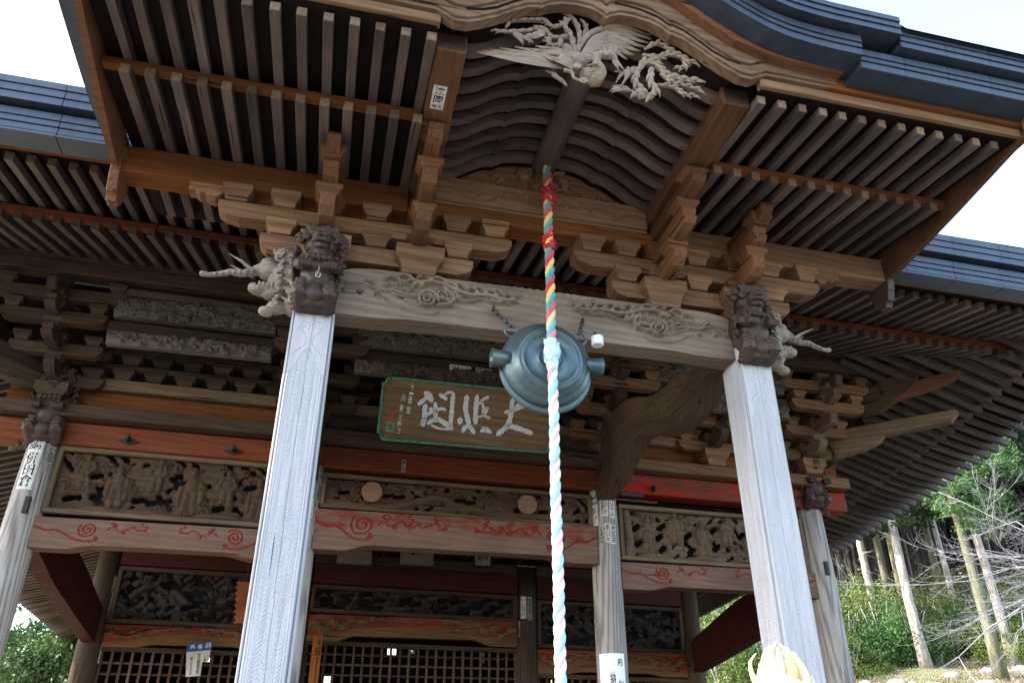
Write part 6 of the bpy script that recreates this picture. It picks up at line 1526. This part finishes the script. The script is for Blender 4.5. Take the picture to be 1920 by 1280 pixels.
def trunk_mesh(h, r0, r1, mat, seed=0, limbs=0, lim=(0.4, 1)):
    rnd = random.Random(seed); pts = [(.02 * h * .2 * math.sin(k * .9 + seed), .02 * h * .2 * math.cos(k * .7 + seed * 2), h * k / 10) for k in range(11)]; rr = [r0 * (1.35 if k == 0 else 1) + (r1 - r0) * k / 10 for k in range(11)]; mb = MB(); vs, fs = tube_data(pts, rr, 14); mb.add(vs, fs)
    for k in range(limbs):
        t = rnd.uniform(*lim); i = min(9, int(t * 10)); p = Vector(pts[i]); a = rnd.uniform(0, 6.28); L = rnd.uniform(.4, 1.8); d = Vector((math.cos(a), math.sin(a), rnd.uniform(-.3, .3)))
        vs, fs = tube_data([p, p + d * L * .5, p + d * L + Vector((0, 0, -.1))], [.05, .03, .01], 5); mb.add(vs, fs)
    return mb.build('trunk', mat, True)
TG_ = {}
def cedar(x, y, h, r, tk, ck, label, seed, group='tall cedars on the bank behind the temple'):
    z = ground_z(x, y) - .3; h = min(h, .52 * math.hypot(x, y) - z); t = thing('cedar_tree', label, 'tree', (x, y, z), group=group)
    k = (tk.name, seed % 3)
    if k not in TG_: TG_[k] = trunk_mesh(1.0 * 24, .30, .12, tk, seed, 10, (.3, .9))
    S = Matrix.Diagonal((r / .3, r / .3, h / 24, 1)); put('trunk', TG_[k], t, T(x, y, z, seed) @ S)
    c = ('c', ck, seed % 3)
    if c not in TG_: TG_[c] = cedar_crown(seed, 9.5, 25, 2.6, 150, 70, .16, L_CEDAR)
    put('crown', TG_[c], t, T(x, y, z, seed * 1.3) @ Matrix.Diagonal((1, 1, h / 24, 1)))
def gpt(px, py):
    """where the sight line through a picture point meets the bank"""
    d = _ray(px, py); 
    for k in range(80, 700):
        p = Vector((0, 0, 1.6)) + d * (k * .1 / d.y)
        if p.z < ground_z(p.x, p.y): return p
    return Vector((0, 0, 1.6)) + d * (70 / d.y)
def gy(px, Y): 
    """bank point at depth Y under picture column px"""
    x = 20.
    for _ in range(30):
        z = ground_z(x, Y); v = Vector((x, Y, z - 1.6)); sx = 960 + 1455 * v.dot(_rt) / v.dot(_fw); x += (px - sx) * .01
    return x
SPEC = [(1592, 31, .24, B_PALE, 'slim pale-lit cedar trunk nearest the round column on the right'), (1655, 34, .32, B_PALE, 'bright white-lit cedar trunk, second to the right of the round column'), (1688, 35, .30, B_MOSS, 'mossy brown cedar trunk just right of the bright white-lit one'),
        (1738, 29, .34, B_PALE, 'thick pale cedar trunk with its foot standing in front of the shrubs'), (1720, 33, .30, B_MOSS, 'greenish cedar trunk close behind the thick pale one'), (1790, 36, .33, B_MOSS, 'mossy green cedar trunk of a pair right of the thick pale one'), (1808, 35, .25, B_PALE, 'pale grey cedar trunk of a pair, leaning against the mossy one'),
        (1900, 28, .30, B_PALE, 'red-brown and pale cedar trunk at the right edge above the stones'), (1858, 38, .26, B_MOSS, 'dim cedar trunk behind the feathery green boughs')]
for i, (px, Y, r, m, lab) in enumerate(SPEC): cedar(gy(px, Y), Y, 24 + (i * 7) % 5, r * .66, m, 'a', lab, i)
rnd = random.Random(4); cnt = 0
for k in range(110):
    Y = rnd.uniform(38, 66); px = rnd.uniform(1500, 2120); cedar(gy(px, Y), Y, rnd.uniform(22, 30), rnd.uniform(.16, .30), B_DARK, 'a', 'dark slender cedar deep in the shaded wood right of the temple', 3 + k % 3, group='dark cedars deep in the wood')
# near cedar with feathery boughs
def near_cedar():
    Y = 26.; px = 1880; x = gy(px, Y); z = ground_z(x, Y) - .2; t = thing('cedar_tree', 'young cedar with feathery yellow-green boughs reaching in from the right', 'tree', (x, Y, z))
    put('trunk', trunk_mesh(16, .22, .08, B_MOSS, 5, 20, (.3, .95)), t, T(x, Y, z)); rng = np.random.default_rng(9); P = []
    for (bx, by, n_) in ((1800, 900, 9), (1780, 945, 8), (1830, 870, 8), (1850, 930, 9), (1815, 975, 7), (1870, 830, 8), (1895, 870, 8), (1850, 985, 6), (1760, 930, 4)):
        for j in range(n_):
            q = at(bx + rng.normal() * 14, by + rng.normal() * 10, Y - rng.uniform(0, 1.6)); L = []
            for m_ in range(26): L.append((q.x - .5 + .04 * m_ + rng.normal() * .04 - x, q.y + rng.normal() * .12 - Y, q.z - .006 * (m_ - 13) ** 2 * .25 + rng.normal() * .05 - z))
            P.append(np.array(L))
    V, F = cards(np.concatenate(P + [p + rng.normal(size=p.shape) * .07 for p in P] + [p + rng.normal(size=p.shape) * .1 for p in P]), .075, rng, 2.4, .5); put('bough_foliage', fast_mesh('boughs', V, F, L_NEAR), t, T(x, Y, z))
    put('crown', cedar_crown(21, 11.5, 16, 1.5, 60, 60, .11, L_CEDAR), t, T(x, Y, z))
near_cedar()
# --- bare tree with a fan of pale twigs
def bare_tree():
    Y = 20.5; X = at(2075, 1180, Y).x; z = ground_z(X, Y); t = thing('bare_tree', 'leafless tree spreading a fan of pale twigs in from the right edge', 'tree', (X, Y, z)); rng = random.Random(12)
    br = MB(); tw = MB()
    def grow(p, d, L, r, depth):
        n = 5; pts = [p]; q = p.copy()
        for k in range(n): d = (d + Vector((rng.gauss(0, .14), rng.gauss(0, .14), rng.gauss(.01, .11)))).normalized(); q = q + d * L / n; pts.append(q.copy())
        vs, fs = tube_data(pts, [r * .72 * (1 - .6 * k / n) for k in range(n + 1)], 6 if depth < 2 else 4); (br if depth < 2 else tw).add(vs, fs)
        if depth < 4:
            for k in range((5, 5, 7, 5)[depth]):
                i = rng.randint(1, n); ax = Vector((rng.gauss(0, 1), rng.gauss(0, 1), rng.gauss(0, .6))); nd = (d + ax * .5).normalized(); grow(pts[i], nd, L * rng.uniform(.28, .48), max(r * .42, .0035), depth + 1)
    top = at(2060, 1060, Y); base = Vector((X, Y, z)); vs, fs = tube_data([base, base.lerp(top, .5) + Vector((.1, 0, 0)), top], [.2, .16, .13], 10); trunk = MB(); trunk.add(vs, fs); put('trunk', trunk.build('t', B_GREY, True), t)
    for (px, py, r) in ((1700, 1100, .045), (1745, 1160, .045), (1690, 1025, .035), (1760, 1000, .04), (1760, 950, .03), (1800, 1060, .045), (1840, 1130, .04), (1730, 1190, .03), (1850, 960, .035)):
        q = at(px, py, Y - rng.uniform(-.5, 1.2)); d = (q - top); grow(top.copy(), (d.normalized() + Vector((0, 0, .05))).normalized(), d.length * .97, r, 1)
    put('limbs', br.build('b', B_GREY, True), t); put('twigs', tw.build('w', B_GREY), t)
bare_tree()
# --- shrubs, bamboo grass, ground litter
def blob_shrub(seed, w, h, n, size, mat, asp=2.4):
    rng = np.random.default_rng(seed); C = np.stack([rng.normal(size=26) * w * .34, rng.normal(size=26) * w * .34, np.abs(rng.normal(size=26)) * h * .4 + .1], 1)
    V, F = cards(clumps(rng, C, .22 * w * .6, n // 26, .8), size, rng, asp, -.2); return fast_mesh('leaves', V, F, mat)
SH = [blob_shrub(k, 1.6, 1.7, 6800, .042, (L_BAM, L_SHR, L_OLIVE)[k % 3]) for k in range(6)]
stem = MB()
for k in range(7):
    a = k * .9; vs, fs = tube_data([(0, 0, 0), (.2 * math.cos(a), .2 * math.sin(a), .8), (.5 * math.cos(a), .5 * math.sin(a), 1.6)], [.025, .018, .006], 5); stem.add(vs, fs)
stem_m = stem.build('stems', B_GREY, True)
SL_ = {0: ('yellow-green bamboo grass thicket on the bank under the cedars', 'bamboo grass clumps on the bank'), 1: ('dark green leafy shrub on the bank under the cedars', 'green shrubs on the bank'), 2: ('olive leaved dry shrub on the bank under the cedars', 'olive shrubs on the bank')}
for k in range(72):
    px = rnd.uniform(1330, 1960); Y = rnd.uniform(28.5, 37.5); x = gy(px, Y); i = (0, 3, 1, 4, 2, 0, 3)[k % 7] if px < 1800 else (1, 4, 2, 0)[k % 4]; s = rnd.uniform(.9, 1.7) * (.8 if Y < 30 else 1.15); z = ground_z(x, Y) - .1
    o = thing('shrub', SL_[i % 3][0], 'shrub', (x, Y, z), group=SL_[i % 3][1]); M = T(x, Y, z, rnd.uniform(0, 6)) @ Matrix.Diagonal((s, s, s * rnd.uniform(.8, 1.3), 1)); put('leaves', SH[i], o, M); put('stems', stem_m, o, M)
# broadleaf tree low on the left, seen under the eaves
def left_tree():
    for (px, py, Y, w, lab) in ((85, 1225, 27, 2.6, 'bright green leafy tree behind the leftmost column under the eaves'), (150, 1262, 31, 2.2, 'yellow-green leafy tree at the bottom left beside the inner corner column'), (20, 1262, 30, 2.4, 'dark green leafy tree at the bottom left corner')):
        q = at(px, py, Y); z = ground_z(q.x, Y); t = thing('broadleaf_tree', lab, 'tree', (q.x, Y, z)); rng = np.random.default_rng(int(px)); C = rng.normal(size=(70, 3)) * np.array([w * .42, w * .42, w * .36]) + np.array([0, 0, q.z - z])
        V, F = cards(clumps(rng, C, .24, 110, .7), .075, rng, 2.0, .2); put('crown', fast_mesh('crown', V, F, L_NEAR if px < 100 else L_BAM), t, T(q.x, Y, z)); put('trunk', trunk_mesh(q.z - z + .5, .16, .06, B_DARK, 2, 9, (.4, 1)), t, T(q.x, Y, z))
left_tree()
def litter():
    rng = np.random.default_rng(5); X = rng.uniform(11, 34, 60000); Yy = rng.uniform(19, 36, 60000); Z = np.array([ground_z(a, b) for a, b in zip(X, Yy)]); keep = Z > .3; P = np.stack([X, Yy, Z + rng.uniform(0.02, .28, 60000) ** 1.5], 1)[keep]
    V, F = cards(P, .055, rng, 3.2, -.9); o = put('bank_grass', fast_mesh('grass', V, F, leaf_mat('dry_bank_grass', (.10, .12, .05), (.34, .30, .19), .3)), kind='stuff')
    o['label'] = 'dry grass and fallen leaves covering the bank'
    P2 = P[rng.random(len(P)) < .35] ; V, F = cards(P2 + np.array([0, 0, -.02]), .05, rng, 1.6, 0); put('fallen_leaves', fast_mesh('leaves', V, F, leaf_mat('fallen_leaf_litter', (.12, .07, .04), (.30, .20, .12), .1)), kind='stuff')
litter()
def far_wood():
    rng = np.random.default_rng(77); n = 90000; X = rng.uniform(8, 95, n); Yy = 64 + (X - 22) * .1 + rng.uniform(0, 12, n); g = np.array([ground_z(a, b) for a, b in zip(X, Yy)]); Z = g + rng.random(n) ** .8 * (20 + 5 * np.sin(X * .5)); P = np.stack([X, Yy, Z], 1)
    V, F = cards(P, .5, rng, 1.8, .4); o = put('far_wood', fast_mesh('wood', V, F, L_CEDAR), kind='stuff'); o['label'] = 'dark mass of evergreen wood closing the view behind the cedar trunks'
far_wood()
def stone_mesh(seed, mat):
    v, f = ico(2); rng = np.random.default_rng(seed); d = rng.normal(size=(7, 3)); off = 1 + .14 * np.sin(v @ d.T * 1.7).sum(1) / 3; return mesh_of('stone', (v * off[:, None] * np.array([1, .8, .55])).tolist(), f, mat, False)
ST = [stone_mesh(k, M_STONE) for k in range(4)]
for k in range(26):
    px = rnd.uniform(1340, 1930); Y = rnd.uniform(24, 28.2); x = gy(px, Y); s = rnd.uniform(.15, .42)
    thing('bank_stone', 'rough grey stone lying in the dry grass of the bank', 'stone', group='stones on the bank', mesh=ST[k % 4], M=T(x, Y, ground_z(x, Y) + .03, rnd.uniform(0, 6)) @ Matrix.Scale(s, 4))
